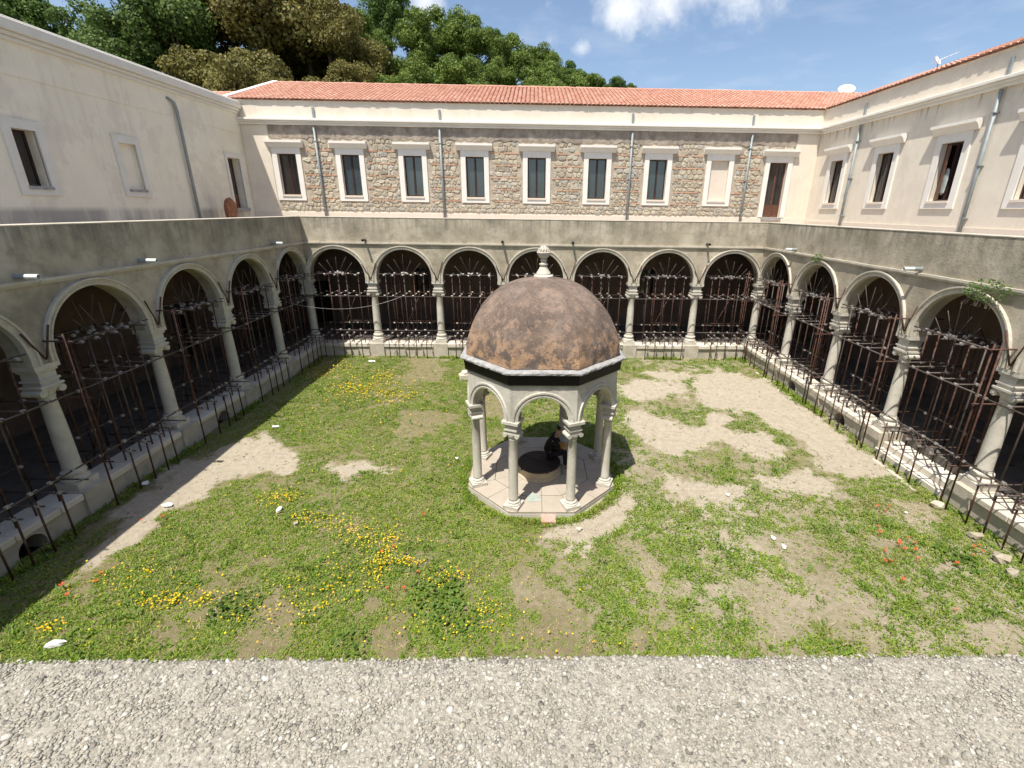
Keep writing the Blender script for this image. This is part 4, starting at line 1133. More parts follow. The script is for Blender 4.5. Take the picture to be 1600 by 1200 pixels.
# rusty stubs of an old tie in two arches
well = thing('well', 'low round tan stone well head closed by a dark lid under the dome', 'well', (KX-.05, KY-.08, 0))
mb = MB(); mb.lathe([(.58, .149), (.575, .17), (.52, .20), (.515, .36), (.55, .38), (.55, .40)], 32, phase=.1); mb.build('kerb', M['well'], well, bevel=.006)
mb = MB()
mb.lathe([(.56, .402), (.565, .43), (.55, .445)], 40); l_ = mb.build('lid', M['lid'], well)
q = MB(); q.box(-.012, .012, -.54, .54, .446, .456); q.build('seam', M['lid'], l_, rz=.9)
q = MB(); q.tube((.18, -.45, .45), (.20, -.53, .39), .02, 6); q.tube((-.42, -.34, .45), (-.47, -.38, .40), .02, 6); q.build('hinge', M['lid'], l_)

# ------------------------------------------------------------------ person sitting on the well, turned to the right
def skin_mesh(name, verts, edges, radii, m, parent=None, root=0, sub=2, loc=(0, 0, 0)):
    me = bpy.data.meshes.new(name); bm = bmesh.new()
    ly = bm.verts.layers.skin.verify()
    vv = [bm.verts.new(v) for v in verts]
    for a, b in edges: bm.edges.new((vv[a], vv[b]))
    for i, v in enumerate(vv):
        r = radii[i]; v[ly].radius = (r, r) if not isinstance(r, tuple) else r
        v[ly].use_root = (i == root)
    bm.to_mesh(me); bm.free(); me.materials.append(m)
    o = bpy.data.objects.new(name, me); C.objects.link(o); o.location = loc
    sk = o.modifiers.new('skin', 'SKIN'); sk.use_smooth_shade = True
    sb = o.modifiers.new('sub', 'SUBSURF'); sb.levels = sub; sb.render_levels = sub
    if parent: o.parent = parent
    return o


per = thing('person', 'person in a black jacket sitting hunched on the rim of the well, facing right', 'person', (KX+.19, KY+.18, 0))
# local: +x is where they face; seat at z .45
P = {'pel': (0, 0, .56), 'sp1': (.03, 0, .70), 'sp2': (.09, 0, .85), 'che': (.16, 0, .97), 'nek': (.23, 0, 1.08), 'hd0': (.27, 0, 1.14), 'hd1': (.30, 0, 1.21), 'hd2': (.305, 0, 1.275)}
body_v = [P['pel'], P['sp1'], P['sp2'], P['che'], P['nek'], P['hd0'], P['hd1'], P['hd2']]
body_r = [.135, .125, .13, .135, .055, .06, .088, .062]
E_ = [(0, 1), (1, 2), (2, 3), (3, 4), (4, 5), (5, 6), (6, 7)]
legs = []
for s_ in (-1, 1):
    o_ = len(body_v)
    body_v += [(.05, s_*.09, .53), (.26, s_*.12, .60), (.43, s_*.13, .62), (.46, s_*.125, .42), (.46, s_*.12, .25), (.47, s_*.12, .19), (.58, s_*.13, .172)]
    body_r += [.095, .085, .062, .055, .042, .04, .03]
    E_ += [(0, o_)]+[(o_+i, o_+i+1) for i in range(6)]
    o_ = len(body_v)
    body_v += [(.17, s_*.19, 1.0), (.25, s_*.24, .84), (.30, s_*.22, .72), (.42, s_*.14, .735), (.50, s_*.08, .735)]
    body_r += [.062, .05, .042, .034, (.035, .018)]
    E_ += [(3, o_)]+[(o_+i, o_+i+1) for i in range(4)]
skin_mesh('body', body_v, E_, body_r, M['skin'], per)
# jacket
jv = [P['pel'], P['sp1'], P['sp2'], P['che'], (.215, 0, 1.055)]; jr = [.155, .155, .165, .16, .075]; JE = [(0, 1), (1, 2), (2, 3), (3, 4)]
for s_ in (-1, 1):
    o_ = len(jv); jv += [(.17, s_*.20, 1.0), (.25, s_*.25, .84), (.305, s_*.225, .715), (.40, s_*.155, .735)]; jr += [.078, .066, .056, .048]
    JE += [(3, o_)]+[(o_+i, o_+i+1) for i in range(3)]
skin_mesh('jacket', jv, JE, jr, M['black_cloth'], per)
tv = [(0, 0, .545)]; tr_ = [.15]; TE = []
for s_ in (-1, 1):
    o_ = len(tv); tv += [(.06, s_*.09, .54), (.26, s_*.12, .61), (.435, s_*.13, .625), (.465, s_*.125, .42), (.46, s_*.12, .245)]; tr_ += [.11, .10, .08, .068, .06]
    TE += [(0, o_)]+[(o_+i, o_+i+1) for i in range(4)]
skin_mesh('trousers', tv, TE, tr_, M['trousers'], per)
hv = [(.255, 0, 1.24), (.285, 0, 1.285), (.33, 0, 1.29)]; skin_mesh('hair', hv, [(0, 1), (1, 2)], [.085, .088, .05], M['hair'], per)
for s_ in (-1, 1):
    skin_mesh('shoe', [(.44, s_*.12, .195), (.54, s_*.128, .185), (.62, s_*.13, .178)], [(0, 1), (1, 2)], [.05, .045, .032], M['shoe'], per)
    for k in range(4):
        y0 = s_*(.08-.018*s_*0)+(-.024+.016*k)
        skin_mesh('finger', [(.51, y0, .74), (.55, y0*.97, .735), (.575, y0*.95, .715)], [(0, 1), (1, 2)], [.0095, .0085, .007], M['skin'], per, sub=1)
    skin_mesh('finger', [(.48, s_*.05, .755), (.51, s_*.03, .765), (.53, s_*.02, .755)], [(0, 1), (1, 2)], [.010, .0095, .008], M['skin'], per, sub=1)
q = MB(); q.lathe([(.012, 0), (.010, .02), (.002, .028)], 6); n_ = q.build('nose', M['skin'], per, loc=(.375, 0, 1.20)); n_.rotation_euler = (0, R(100), 0)
q = MB()
q.lathe([(.02, -.005), (.15, 0), (.17, .05), (.15, .13), (.11, .15), (.03, .155)], 12, wob=.06)
bag = q.build('bag', M['ochre'], None, smooth=True, loc=(KX+.19+.33, KY+.18-.02, .71)); bag.scale = (1.0, 1.1, .75)
tag(bag, 'ochre-brown soft bag held on the lap of the seated person', 'bag')

# ------------------------------------------------------------------ steel-tube centring in the arches
TR = .0195
tube_cache = {}


def tube_me(L_, m='rust'):
    k = (round(L_, 3), m)
    if k not in tube_cache:
        q = MB(); q.tube((0, 0, 0), (0, 0, L_), TR, 7); tube_cache[k] = q.mesh('tube', M[m], True)
    return tube_cache[k]


def scaffold_proto(bay, var, cols=(), m='rust'):
    """children tubes and one mesh of couplers; local x along the arcade, y into the gallery"""
    t = thing('scaffold_frame', 'x', 'scaffold', (0, 0, -50))
    rr = random.Random(var*7+1)
    cp = MB()

    def tb(p, q, name='tube', mm=None):
        p = Vector(p); q = Vector(q)
        o = put(name, tube_me((q-p).length, mm or m), t, p)
        o.rotation_euler = (q-p).to_track_quat('Z', 'Y').to_euler()
        if name == 'prop': o.scale = (.5, .5, 1)

    def coup(p, s_=.031):
        x, y, z = p
        a = rr.uniform(-.01, .01)
        cp.box(x-s_+a, x+s_+a, y-s_, y+s_, z-s_*.8, z+s_*.8)
        cp.tube((x+s_*.6, y-s_*1.6, z+s_*.2), (x+s_*.6, y+s_*1.2, z+s_*.2), .012, 5)
        cp.tube((x-s_*1.5, y, z+s_*.9), (x+s_*1.0, y, z+s_*.9), .012, 5)

    j = lambda a=.03: rr.uniform(-a, a)
    yo, yA, yB, yC = -.50, .02, .62, 1.15
    # long rails past the columns
    for z, yy in ((2.90, yo+.05), (1.33, yo+.05)):
        tb((-.02, yy, z+j(.015)), (bay+.02, yy, z+j(.015)), mm='rust_grey')
    # pair of uprights at the column line
    for du in cols:
        x = .0+du+j(); tb((x, yo, -.05), (x+j(), yo, 4.12+j(.08)))
        coup((x, yo+.03, 2.9)); coup((x, yo+.03, 1.33))
    for z in ((3.98, 2.72, 1.12) if cols else ()): tb((cols[0]+.06+j(), yo-.12, z), (cols[0]+.06+j(), .95, z+j()), mm=m)
    # V of short props on the spandrel
    tb((.0, -.06, 3.62), (-.30+j(), -.09, 4.34+j(.1))); tb((.02, -.06, 3.62), (.26+j(), -.09, 4.40+j(.1)))
    us = [bay/2+d for d in (-.86, -.43, 0, .43, .86)]
    for i, u in enumerate(us):
        u += j(.05)
        skip = rr.random() < .16
        tb((u, yA, .58), (u+j(), yA, 3.86+j(.06)), mm='rust_grey' if rr.random() < .4 else m)
        if not skip: tb((u+.1+j(), yB, .56), (u+.1+j(.07), yB, 3.85+j(.08)))
        if abs(i-2) < 2 or rr.random() < .5: tb((u-.05+j(), yC, .56), (u-.05+j(), yC, 3.7+j(.1)))
        x = u+.06+j(.05)
        if i < 4 or not cols: tb((x, yo, -.05), (x+j(), yo, 1.16+j(.09)))
        tb((x+.03, yo-.10, 1.06+j(.02)), (x+.03, .80, 1.06+j(.02)), mm='rust_grey'); coup((x, yo, 1.08)); coup((x+.03, yA, 1.08))
        tb((u+.04, yo-.05, 2.93), (u+.04, .85, 2.93+j()), mm='rust_grey')
        for yy in (yo+.04, yA+.03, yB): coup((u+.04, yy, 2.93))
        coup((u+.03, yB, 1.42)); coup((u+.03, yo+.05, 1.35))
        tb((u-.03, -.32+j(.05), 3.80+j(.02)), (u-.03, .95, 3.80+j(.03)), mm='rust_grey')
        for yy in (-.22, yA, .3, yB): coup((u-.03+j(.05), yy, 3.82+j(.03)), .030)
    for (z, yy, a, b, mm) in ((3.86, -.16, .42, bay-.42, 'rust_grey'), (3.86, .66, .42, bay-.42, 'rust_grey'), (2.88, yB+.05, .35, bay-.35, m), (1.42, yB+.05, .4, bay-.4, 'rust_grey'), (1.40, yC, .4, bay-.4, m), (2.88, yC, .4, bay-.4, m)):
        tb((a+j(), yy, z), (b+j(), yy, z+j(.02)), mm=mm)
    # fan of props that carried the arch
    for yy in (-.06, .34):
        for an in ((38, 62, 88, 116, 142) if yy < 0 else (74, 104)):
            a_ = R(an+j(3)*1.0)
            r0 = .16 if abs(an-90) < 50 else .45
            L_ = .92+j(.12)
            p0 = (bay/2+math.cos(a_)*r0, yy+j(.02), 3.78+math.sin(a_)*.12)
            tb(p0, (bay/2+math.cos(a_)*L_, yy+j(.03), 3.72+math.sin(a_)*L_), name='prop', mm='rust_grey')
            coup((p0[0]+j(.06), yy-.04, 3.86+j(.05)), .028)
    # two stray diagonal stays
    tb((bay/2-.55, yB+.1, .6), (bay/2+.5, yB+.14, 2.9), name='brace'); tb((bay/2+.3, yC, 2.9), (bay/2-.6, yC+.05, 3.9), name='brace')
    o = cp.build('couplers', M['coupler'], t); o['kind'] = 'stuff'
    return t


def copy_thing(root, loc, rz, label, group):
    r = root.copy(); C.objects.link(r); r.location = loc; r.rotation_euler = (0, 0, rz); r['label'] = label; r['group'] = group
    for ch in root.children:
        c = ch.copy(); C.objects.link(c); c.parent = r
        for g_ in ch.children:
            d = g_.copy(); C.objects.link(d); d.parent = c
    return r


ordn = ['first', 'second', 'third', 'fourth', 'fifth', 'sixth', 'seventh']
protoB = [scaffold_proto(3.0, k) for k in range(4)]
protoS = [scaffold_proto(3.03, k+5, cols=(-.07, .13)) for k in range(3)]
protoL = [scaffold_proto(3.03, k+9, cols=(.06,)) for k in range(3)]
used = set()


def place_sc(protos, k, loc, rz, label, group):
    p = protos[k % len(protos)]
    if p.name not in used:
        used.add(p.name); p.location = loc; p.rotation_euler = (0, 0, rz); p['label'] = label; p['group'] = group
        return p
    return copy_thing(p, loc, rz, label, group)


for i in range(7):
    place_sc(protoB, i, (-10.5+3.0*i, 20.3, 0), 0, 'steel-tube scaffold in the %s arch from the left of the back arcade' % ordn[i], 'scaffold frames in the back arcade')
for i in range(5):
    place_sc(protoS, i, (10.33, 20.5-3.03*i, 0), R(-90), 'rusty tube scaffold in the %s right-hand arcade arch from the far corner' % ordn[i], 'scaffold frames in the right arcade')
for i in range(5):
    # left arcade is counted from the far corner too
    j_ = 6-i
    place_sc(protoL, i, (-10.33, yL0+3.03*j_, 0), R(90), 'shaded tube scaffold in the %s left-hand arcade arch from the far corner' % ordn[i], 'scaffold frames in the left arcade')

# slack pale cable strung from the left arcade to the scaffold
pts = []
A_, B_ = Vector((-10.1, 17.9, 2.95)), Vector((-6.0, 19.82, 2.93))
for k in range(25):
    t = k/24; p = A_.lerp(B_, t); p.z -= .40*4*t*(1-t)*(1.0); pts.append(p)
q = MB(); q.path(pts, .007, 5)
tag(q.build('cable', M['coupler'], smooth=True), 'pale slack cable hanging from the left arcade to the back scaffold', 'cable')

# ------------------------------------------------------------------ lawn vegetation
def dens(px, py):
    s0, s1, s2 = bare(px, py)
    n1 = vnoise(px, py, 1.7, 51, 4); n2 = vnoise(px, py, 6.0, 52, 3); n3 = vnoise(px, py, .55, 57, 3)
    wear = .07+s0*1.05+s1*.66+s2*.5+.16*np.clip((px-1.5)/3, 0, 1)+.10*np.clip((1.0-np.abs(px-.6)/1.6), 0, 1)*(py < 8)
    wear = wear+.30*np.clip(1-np.abs(px-3.4)/1.6, 0, 1)*np.clip(1-np.abs(py-11.5)/3.2, 0, 1)+.18*np.clip(1-np.abs(px-5.2)/3.2, 0, 1)*np.clip(1-np.abs(py-7.2)/2.4, 0, 1)
    n4 = vnoise(px, py, 13.0, 53, 2)
    n5 = vnoise(px, py, 4.0, 54, 2)
    f = .36*n1+.26*n2+.20*n4+.18*n5+.22*(n3-.5)
    d = np.clip((f-.335-wear*.40)*10, 0.0, 1)
    d = np.maximum(d, .05*(s0 < .8))
    # pavilion floor
    d[(np.hypot(px-KX, py-KY) < 2.02)] = 0
    d[(np.abs(px-.26) < .2) & (np.abs(py-7.9) < .22)] = 0
    # shade at the foot of the left arcade: thin growth
    d *= np.where(px < -9.0, .55, 1)
    return d


def scatter(n, seed, ymin=3.6, ymax=20.1, f=dens):
    r = np.random.default_rng(seed)
    px = r.uniform(-10.15, 10.15, n); py = ymin+(ymax-ymin)*r.random(n)**1.35
    k = r.random(n) < f(px, py)
    return px[k], py[k], r


def blades(px, py, r, nb, ln, wd, spread, droop, name, m, quad=True, zoff=0.0):
    n = len(px)
    PX = np.repeat(px, nb)+r.normal(0, spread, n*nb); PY = np.repeat(py, nb)+r.normal(0, spread, n*nb)
    a = r.uniform(0, 2*np.pi, n*nb); L_ = ln*r.uniform(.5, 1.3, n*nb)*np.repeat(r.uniform(.6, 1.3, n), nb); W_ = wd*r.uniform(.6, 1.3, n*nb)
    el = np.clip(r.normal(droop, .3, n*nb), .08, 1.45)
    dx, dy, dz = np.cos(a)*np.cos(el), np.sin(a)*np.cos(el), np.sin(el)
    sx, sy = -np.sin(a), np.cos(a)
    z0 = gz(PX, PY)+zoff
    p0 = np.stack([PX, PY, z0-.004], -1)
    mid = p0+np.stack([dx, dy, dz], -1)*(L_*.55)[:, None]
    tip = mid+np.stack([dx*1.15, dy*1.15, dz*.45], -1)*(L_*.5)[:, None]
    sd_ = np.stack([sx, sy, sx*0], -1)*W_[:, None]
    V = np.stack([p0, mid-sd_, tip, mid+sd_], 1).reshape(-1, 3)
    Q = np.arange(len(V)).reshape(-1, 4)
    o = put(name, npmesh(name, V, Q, M[m]))
    return o


def dist_scale(py): return 1+np.clip((py-7)/13, 0, 1)*.9


px, py, r = scatter(120000, 61)
tag(blades(px, py, r, 6, .062, .0085, .034, .70, 'grass', 'grass'), 'short green grass and weeds covering the courtyard', 'grass', kind='stuff')
px, py, r = scatter(46000, 62)
tag(blades(px, py, r, 7, .045, .017, .026, .32, 'low_weeds', 'clover'), 'broad-leaved low weeds mixed through the courtyard grass', 'weeds', kind='stuff')


def fdry(px, py):
    s0, s1, s2 = bare(px, py)
    d = s2*.9+.02+s1*.2+.12*(vnoise(px, py, 2.5, 77, 3) > .55)*(1-s0)
    d[(np.hypot(px-KX, py-KY) < 2.02)] = 0
    return d


px, py, r = scatter(30000, 63, f=fdry)
tag(blades(px, py, r, 7, .07, .004, .04, .4, 'dry_grass', 'dry'), 'straw-coloured dry grass in the courtyard', 'grass', kind='stuff')


# taller tufts along the feet of the arcades
def edge_pts(n, seed):
    r = np.random.default_rng(seed); q = []
    for _ in range(n):
        s_ = r.random()
        if s_ < .42: q.append((r.uniform(-9, 10), 20.05-abs(r.normal(0, .12))))
        elif s_ < .85: q.append((10.05-abs(r.normal(0, .16)), r.uniform(4, 20)))
        else: q.append((-10.05+abs(r.normal(0, .12)), r.uniform(4, 20)))
    q = np.array(q); k = (vnoise(q[:, 0], q[:, 1], .8, 71, 2) > .47)
    return q[k, 0], q[k, 1], r


px, py, r = edge_pts(2600, 64)
tag(blades(px, py, r, 10, .15, .011, .045, .9, 'edge_grass', 'grass'), 'taller weeds along the foot of the arcade walls', 'weeds', kind='stuff')
# ring of grass round the pavilion platform
th = rng.uniform(0, 6.283, 1700); rad = 2.0+np.abs(rng.normal(0, .10, 1700))
px, py = KX+rad*np.cos(th)*.985, KY+rad*np.sin(th)*.985
tag(blades(px, py, rng, 8, .10, .009, .03, .8, 'edge_grass', 'grass'), 'taller grass round the foot of the pavilion platform', 'weeds', kind='stuff')


# yellow flowers in drifts
fx, fy, fh = [], [], []
for (cx_, cy_, rx, ry, wgt) in YELLOW:
    n_ = int(min(330*wgt*max(rx*ry, .05)**.5, 620))
    a = rng.normal(0, .6, (n_, 2)); fx += list(cx_+a[:, 0]*rx); fy += list(cy_+a[:, 1]*ry)
for _ in range(420):
    fx.append(rng.uniform(-9, 1)); fy.append(3.8+14*rng.random()**1.5)
fx = np.array(fx); fy = np.array(fy)
k = (np.hypot(fx-KX, fy-KY) > 2.05) & (np.abs(fx) < 10) & (fy < 20)
fx, fy = fx[k], fy[k]
n_ = len(fx); pet = 6
V = []; Q = []
hz = gz(fx, fy)+rng.uniform(.05, .12, n_); sz_ = rng.uniform(.011, .019, n_)*(1+.5*np.clip((fy-9)/8, 0, 1))
for i in range(n_):
    tl = rng.normal(0, .25, 2); o_ = len(V)
    V.append((fx[i], fy[i], hz[i]))
    for q_ in range(pet):
        a = 2*math.pi*q_/pet+i; c_, s_ = math.cos(a), math.sin(a)
        V.append((fx[i]+c_*sz_[i], fy[i]+s_*sz_[i], hz[i]+sz_[i]*(.25+c_*tl[0]+s_*tl[1])))
    for q_ in range(pet): Q.append((o_, o_+1+q_, o_+1+(q_+1) % pet))
tag(put('yellow_flowers', npmesh('yellow_flowers', np.array(V), np.array(Q), M['yellow'])), 'drifts of small yellow flowers in the courtyard grass', 'flowers', kind='stuff')

# taller weeds and pale seed stalks standing out of the sward
px, py, r = scatter(5200, 66)
k_ = vnoise(px, py, .9, 81, 3) > .50
tag(blades(px[k_], py[k_], r, 9, .13, .013, .05, .95, 'tall_weeds', 'clover'), 'taller weed clumps standing out of the grass', 'weeds', kind='stuff')
px, py, r = scatter(2600, 67)
tag(blades(px, py, r, 4, .17, .0035, .05, 1.15, 'seed_stalks', 'dry'), 'thin pale seed stalks among the grass', 'grass', kind='stuff')
# crumbs of soil and small stones on the bare ground
r = np.random.default_rng(68); n_ = 26000
px = r.uniform(-10.1, 10.1, n_); py = 3.8+16.2*r.random(n_)**1.3
s0, s1, s2 = bare(px, py)
k_ = (r.random(n_) < .22+.5*np.clip(s0+s1, 0, 1)) & (np.hypot(px-KX, py-KY) > 2.05)
px, py = px[k_], py[k_]; n_ = len(px)
oc = np.array([(1, 0, 0), (0, 1, 0), (-1, 0, 0), (0, -1, 0), (0, 0, 1), (0, 0, -1)], float)
of = np.array([(0, 1, 4), (1, 2, 4), (2, 3, 4), (3, 0, 4), (1, 0, 5), (2, 1, 5), (3, 2, 5), (0, 3, 5)])
sz_ = .004+r.gamma(1.3, .0055, n_); sz_ = np.clip(sz_, .004, .04)
P_ = oc[None]*r.uniform(.6, 1.3, (n_, 6))[..., None]*sz_[:, None, None]
a = r.uniform(0, 6.28, n_); ca, sa = np.cos(a)[:, None], np.sin(a)[:, None]
V = np.stack([P_[..., 0]*ca-P_[..., 1]*sa+px[:, None], P_[..., 0]*sa+P_[..., 1]*ca+py[:, None], P_[..., 2]*.6+(gz(px, py)+sz_*.2)[:, None]], -1).reshape(-1, 3)
Q = (of[None]+(np.arange(n_)*6)[:, None, None]).reshape(-1, 3)
tag(put('soil_crumbs', npmesh('soil_crumbs', V, Q, M['clod'])), 'crumbs of soil and small stones on the bare ground', 'gravel', kind='stuff')

# red poppies one by one
q = MB()
for k_ in range(5):
    a = 2*math.pi*k_/5; b2 = a+.75
    q.add([(0, 0, .10), (.034*math.cos(a), .034*math.sin(a), .115), (.040*math.cos((a+b2)/2), .040*math.sin((a+b2)/2), .125), (.034*math.cos(b2), .034*math.sin(b2), .112)], [(0, 1, 2, 3)])
q.tube((0, 0, 0), (0, 0, .1), .003, 4)
pop_me = q.mesh('poppy', M['poppy'])
for (x, y) in POPPIES:
    if x > 4: lb, gp = 'small red-orange poppy in the cluster in the right foreground grass', 'poppies at the right'
    elif x < -6: lb, gp = 'small red-orange poppy near the shadow edge at the left', 'poppies at the left'
    else: lb, gp = 'small orange-red poppy beside the yellow flower drift', 'poppies in the middle'
    o = put('poppy', pop_me, None, (x, y, float(gz(np.array(x), np.array(y)))), (rng.normal(0, .15), rng.normal(0, .15), rng.uniform(0, 6)), (1.0,)*3)
    s_ = rng.uniform(.8, 1.3); o.scale = (s_, s_, s_); tag(o, lb, 'poppy', gp)


# broad-leaved plants
def leafy(name, n, rad, hgt, ls, m, seed):
    r = np.random.default_rng(seed)
    th = r.uniform(0, 6.283, n); rr = rad*np.sqrt(r.random(n)); z = hgt*(.25+.75*r.random(n))*(1-(rr/rad)**2*.6)
    c = np.stack([rr*np.cos(th), rr*np.sin(th), z], -1)
    a = r.uniform(0, 6.283, n); tx = r.normal(0, .4, n); ty = r.normal(0, .4, n); L_ = ls*r.uniform(.6, 1.2, n)
    u = np.stack([np.cos(a), np.sin(a), tx], -1)*L_[:, None]; v = np.stack([-np.sin(a), np.cos(a), ty], -1)*L_[:, None]*.9
    V = np.stack([c-u, c-u*.2-v, c+u*.7-v*.7, c+u, c+u*.7+v*.7, c-u*.2+v], 1).reshape(-1, 3)
    Q = np.arange(n*6).reshape(-1, 6)
    return npmesh(name, V, Q, M[m])


for (x, y, rad, hg, lb) in ((-1.89, 5.72, .42, .20, 'dark green broad-leaved plant left of bottom centre of the lawn'),
                            (-1.45, 5.15, .34, .15, 'low leafy plant in front of the dark broad-leaved plant near bottom centre'),
                            (-5.35, 5.46, .34, .15, 'dark leafy plant on brown soil at the lower left of the lawn'),
                            (-3.05, 4.75, .25, .12, 'small leafy clump just beyond the parapet left of centre'),
                            (8.62, 6.55, .35, .16, 'dark leafy clump in the right foreground grass')):
    t = thing('plant', lb, 'plant', (x, y, float(gz(np.array(x), np.array(y)))))
    put('leaves', leafy('leaves', int(170*(rad/.4)**2), rad*1.3, hg*.8, .032, 'mallow', int(rad*1000)), t)
    q = MB()
    for k_ in range(7):
        a = k_*.9; q.tube((0, 0, 0), (rad*.6*math.cos(a), rad*.6*math.sin(a), hg*.6), .006, 4)
    q.build('stem', M['mallow'], t)
# weeds rooted in the right arcade
for (x, y, z, rad, lb, n_) in ((10.22, 9.25, 5.10, .36, 'larger bushy weed hanging from the cornice over the nearest right-hand arch', 420),
                               (10.24, 15.9, 5.16, .20, 'small weed growing on the cornice of the right arcade near its far end', 200)):
    t = thing('wall_weed', lb, 'plant', (x, y, z))
    r = np.random.default_rng(n_)
    me = leafy('leaves', n_, rad, rad*.7, .017, 'weed_leaf', n_)
    me.transform(Matrix.Rotation(R(-80), 4, 'Y')); me.transform(Matrix.Diagonal((1.0, 1.6, .75, 1)))
    put('leaves', me, t, (-.05, 0, 0))
    q = MB()
    for k_ in range(26 if rad > .3 else 8):
        a = r.uniform(-1, 1); p = [Vector((0, 0, 0))]
        for s_ in range(5): p.append(p[-1]+Vector((-.02-.008*s_, a*.085+r.normal(0, .03), .02-.04*s_))*(rad/.3))
        q.path(p, .004, 4)
    q.build('stem', M['bark'], t)


# ------------------------------------------------------------------ litter and loose pieces
def scrap(x, y, s_, lb, cat='litter', long=1.0, m='white', h=.4, name='paper_scrap'):
    r = random.Random(int(x*100+y*7)); q = MB(); n = 7; vs = [(0, 0, s_*h)]
    for k_ in range(n):
        a = 2*math.pi*k_/n; rr = s_*r.uniform(.6, 1.1); vs.append((rr*long*math.cos(a), rr*math.sin(a), s_*h*r.uniform(.2, 1.1)))
    for k_ in range(n):
        a = 2*math.pi*k_/n; rr = s_*r.uniform(.7, 1.0); vs.append((rr*long*math.cos(a), rr*math.sin(a), -.01))
    q.add(vs, [(0, 1+k_, 1+(k_+1) % n) for k_ in range(n)]+[(1+k_, n+1+k_, n+1+(k_+1) % n, 1+(k_+1) % n) for k_ in range(n)])
    o = q.build(name, M[m], None, loc=(x, y, float(gz(np.array(x), np.array(y)))+.035), rz=r.uniform(-.3, .6))
    return tag(o, lb, cat)


scrap(-5.97, 8.15, .085, 'crumpled white paper lying in the grass in the left middle of the lawn', h=.7)
scrap(-5.35, 7.67, .06, 'small greyish scrap in the grass just right of the white paper', m='rim')
o = scrap(-7.72, 4.72, .06, 'white elongated plastic scrap at the bottom left near the parapet', long=2.6, h=.8, name='plastic_scrap')
scrap(5.1, 7.17, .06, 'left of two small white scraps in the right-hand grass', h=.8)
scrap(5.18, 6.89, .055, 'right and nearer of two small white scraps in the right-hand grass', h=.9)
scrap(4.79, 8.86, .06, 'white scrap on the sandy patch right of the pavilion', h=.6)
scrap(-8.36, 12.56, .08, 'flat white scrap on yellow-flowered grass by the sandy path', long=1.6, h=.25)
scrap(-8.69, 8.39, .08, 'white scrap on the shadow edge at the left', long=1.8, h=.3)
scrap(-9.85, 9.25, .10, 'white rag lying in the shade at the foot of the left arcade', h=.6, name='rag')
scrap(-7.5, 19.2, .12, 'pale litter in the grass near the back arcade left of the pavilion', long=1.7, h=.2)
scrap(8.75, 8.1, .04, 'tiny white scrap in the grass by the right arcade step')
scrap(-2.25, 10.55, .05, 'small white scrap beside the left side of the pavilion')
scrap(.93, 7.5, .07, 'pale stone lying in front of the pavilion platform', 'stone', m='slab', h=.6, name='stone_piece')
q = MB(); q.box(-.165, .165, -.18, .18, -.03, .045)
for k_ in range(2): q.box(-.16+.165*k_, -.006+.165*k_, -.175, .175, .0455, .052)
tag(q.build('paver', M['paver'], loc=(.26, 7.9, .02), rz=-.02, bevel=.006), 'square pink clay paver lying in front of the pavilion', 'paver')
sb_ = thing('stone_block', 'weathered pale stone block on the grass behind the pavilion at its left', 'stone block', (-2.95, 17.1, 0), .3)
q = MB(); q.box(-.22, .22, -.16, .16, -.05, .22); q.build('block', M['slab'], sb_, bevel=.03)
q = MB(); q.lathe([(.14, .22), (.15, .28), (.11, .34), (.02, .36)], 12, wob=.06); q.build('top', M['slab'], sb_)
# rubble by the right-hand gap
for k_, (x, y, s_, lb) in enumerate(((9.72, 8.35, .16, 'rough grey stone at the left foot of the right arcade step'), (9.6, 7.25, .15, 'loose pale stone by the right arcade pedestal'), (9.5, 6.55, .20, 'broken kerb stone in the grass at the far right'), (9.35, 6.15, .14, 'small broken stone in front of the broken kerb stone'))):
    scrap(x, y, s_*.8, lb, 'stone', m='arcade', h=.8, long=1.4, name='stone_piece')
# shallow kerb strip along the right arcade
kb_ = thing('kerb_strip', 'thin pale kerb of stones set in the soil along the right arcade', 'kerb', (9.78, 0, 0))
y = 8.0
while y < 18.5:
    L_ = random.uniform(.5, .9); q = MB(); q.box(-.06, .06, 0, L_-.02, -.05, .006+random.uniform(-.025, .014))
    q.build('kerb_stone', M['plinth'], kb_, loc=(random.uniform(-.04, .04), y, 0), rz=random.uniform(-.02, .02), bevel=.01); y += L_

# ------------------------------------------------------------------ things on the terrace and the roofs
hd = thing('hooded_post', 'rust-brown rounded hood on a short post beside the left wing door', 'post', (-13.75, 21.2, 5.42))
q = MB(); q.path([(0, 0, 0), (.0, 0, .7), (.0, .05, 1.2)], .07, 8); q.build('post', M['terracotta_hood'], hd)
q = MB()
vs = []; n = 14
prof = [(-.30, .72), (-.33, 1.0), (-.30, 1.3), (-.2, 1.52), (0, 1.62), (.2, 1.5), (.3, 1.28), (.32, 1.0), (.22, .86), (.1, .66), (-.08, .62), (-.2, .70)]
for d_, sc_ in ((-.16, .75), (-.05, 1.0), (.10, .92), (.18, .6)):
    for y_, z_ in prof: vs.append((-d_, y_*sc_, 1.1+(z_-1.1)*sc_))
m_ = len(prof)
q.add(vs, [(i*m_+k, i*m_+(k+1) % m_, (i+1)*m_+(k+1) % m_, (i+1)*m_+k) for i in range(3) for k in range(m_)]+[tuple(range(m_-1, -1, -1)), tuple(range(3*m_, 4*m_))])
q.build('hood', M['terracotta_hood'], hd)
ds = thing('satellite_dish', 'white satellite dish showing above the roof valley at the right', 'satellite dish', (18.2, 29.6, 12.9))
q = MB(); q.lathe([(.02, 0), (.25, .03), (.45, .11), (.46, .12), (.25, .05), (.02, .02)], 20, cap=False); o = q.build('reflector', M['white'], ds, smooth=True, loc=(0, 0, .62)); o.rotation_euler = (R(38), R(-20), 0)
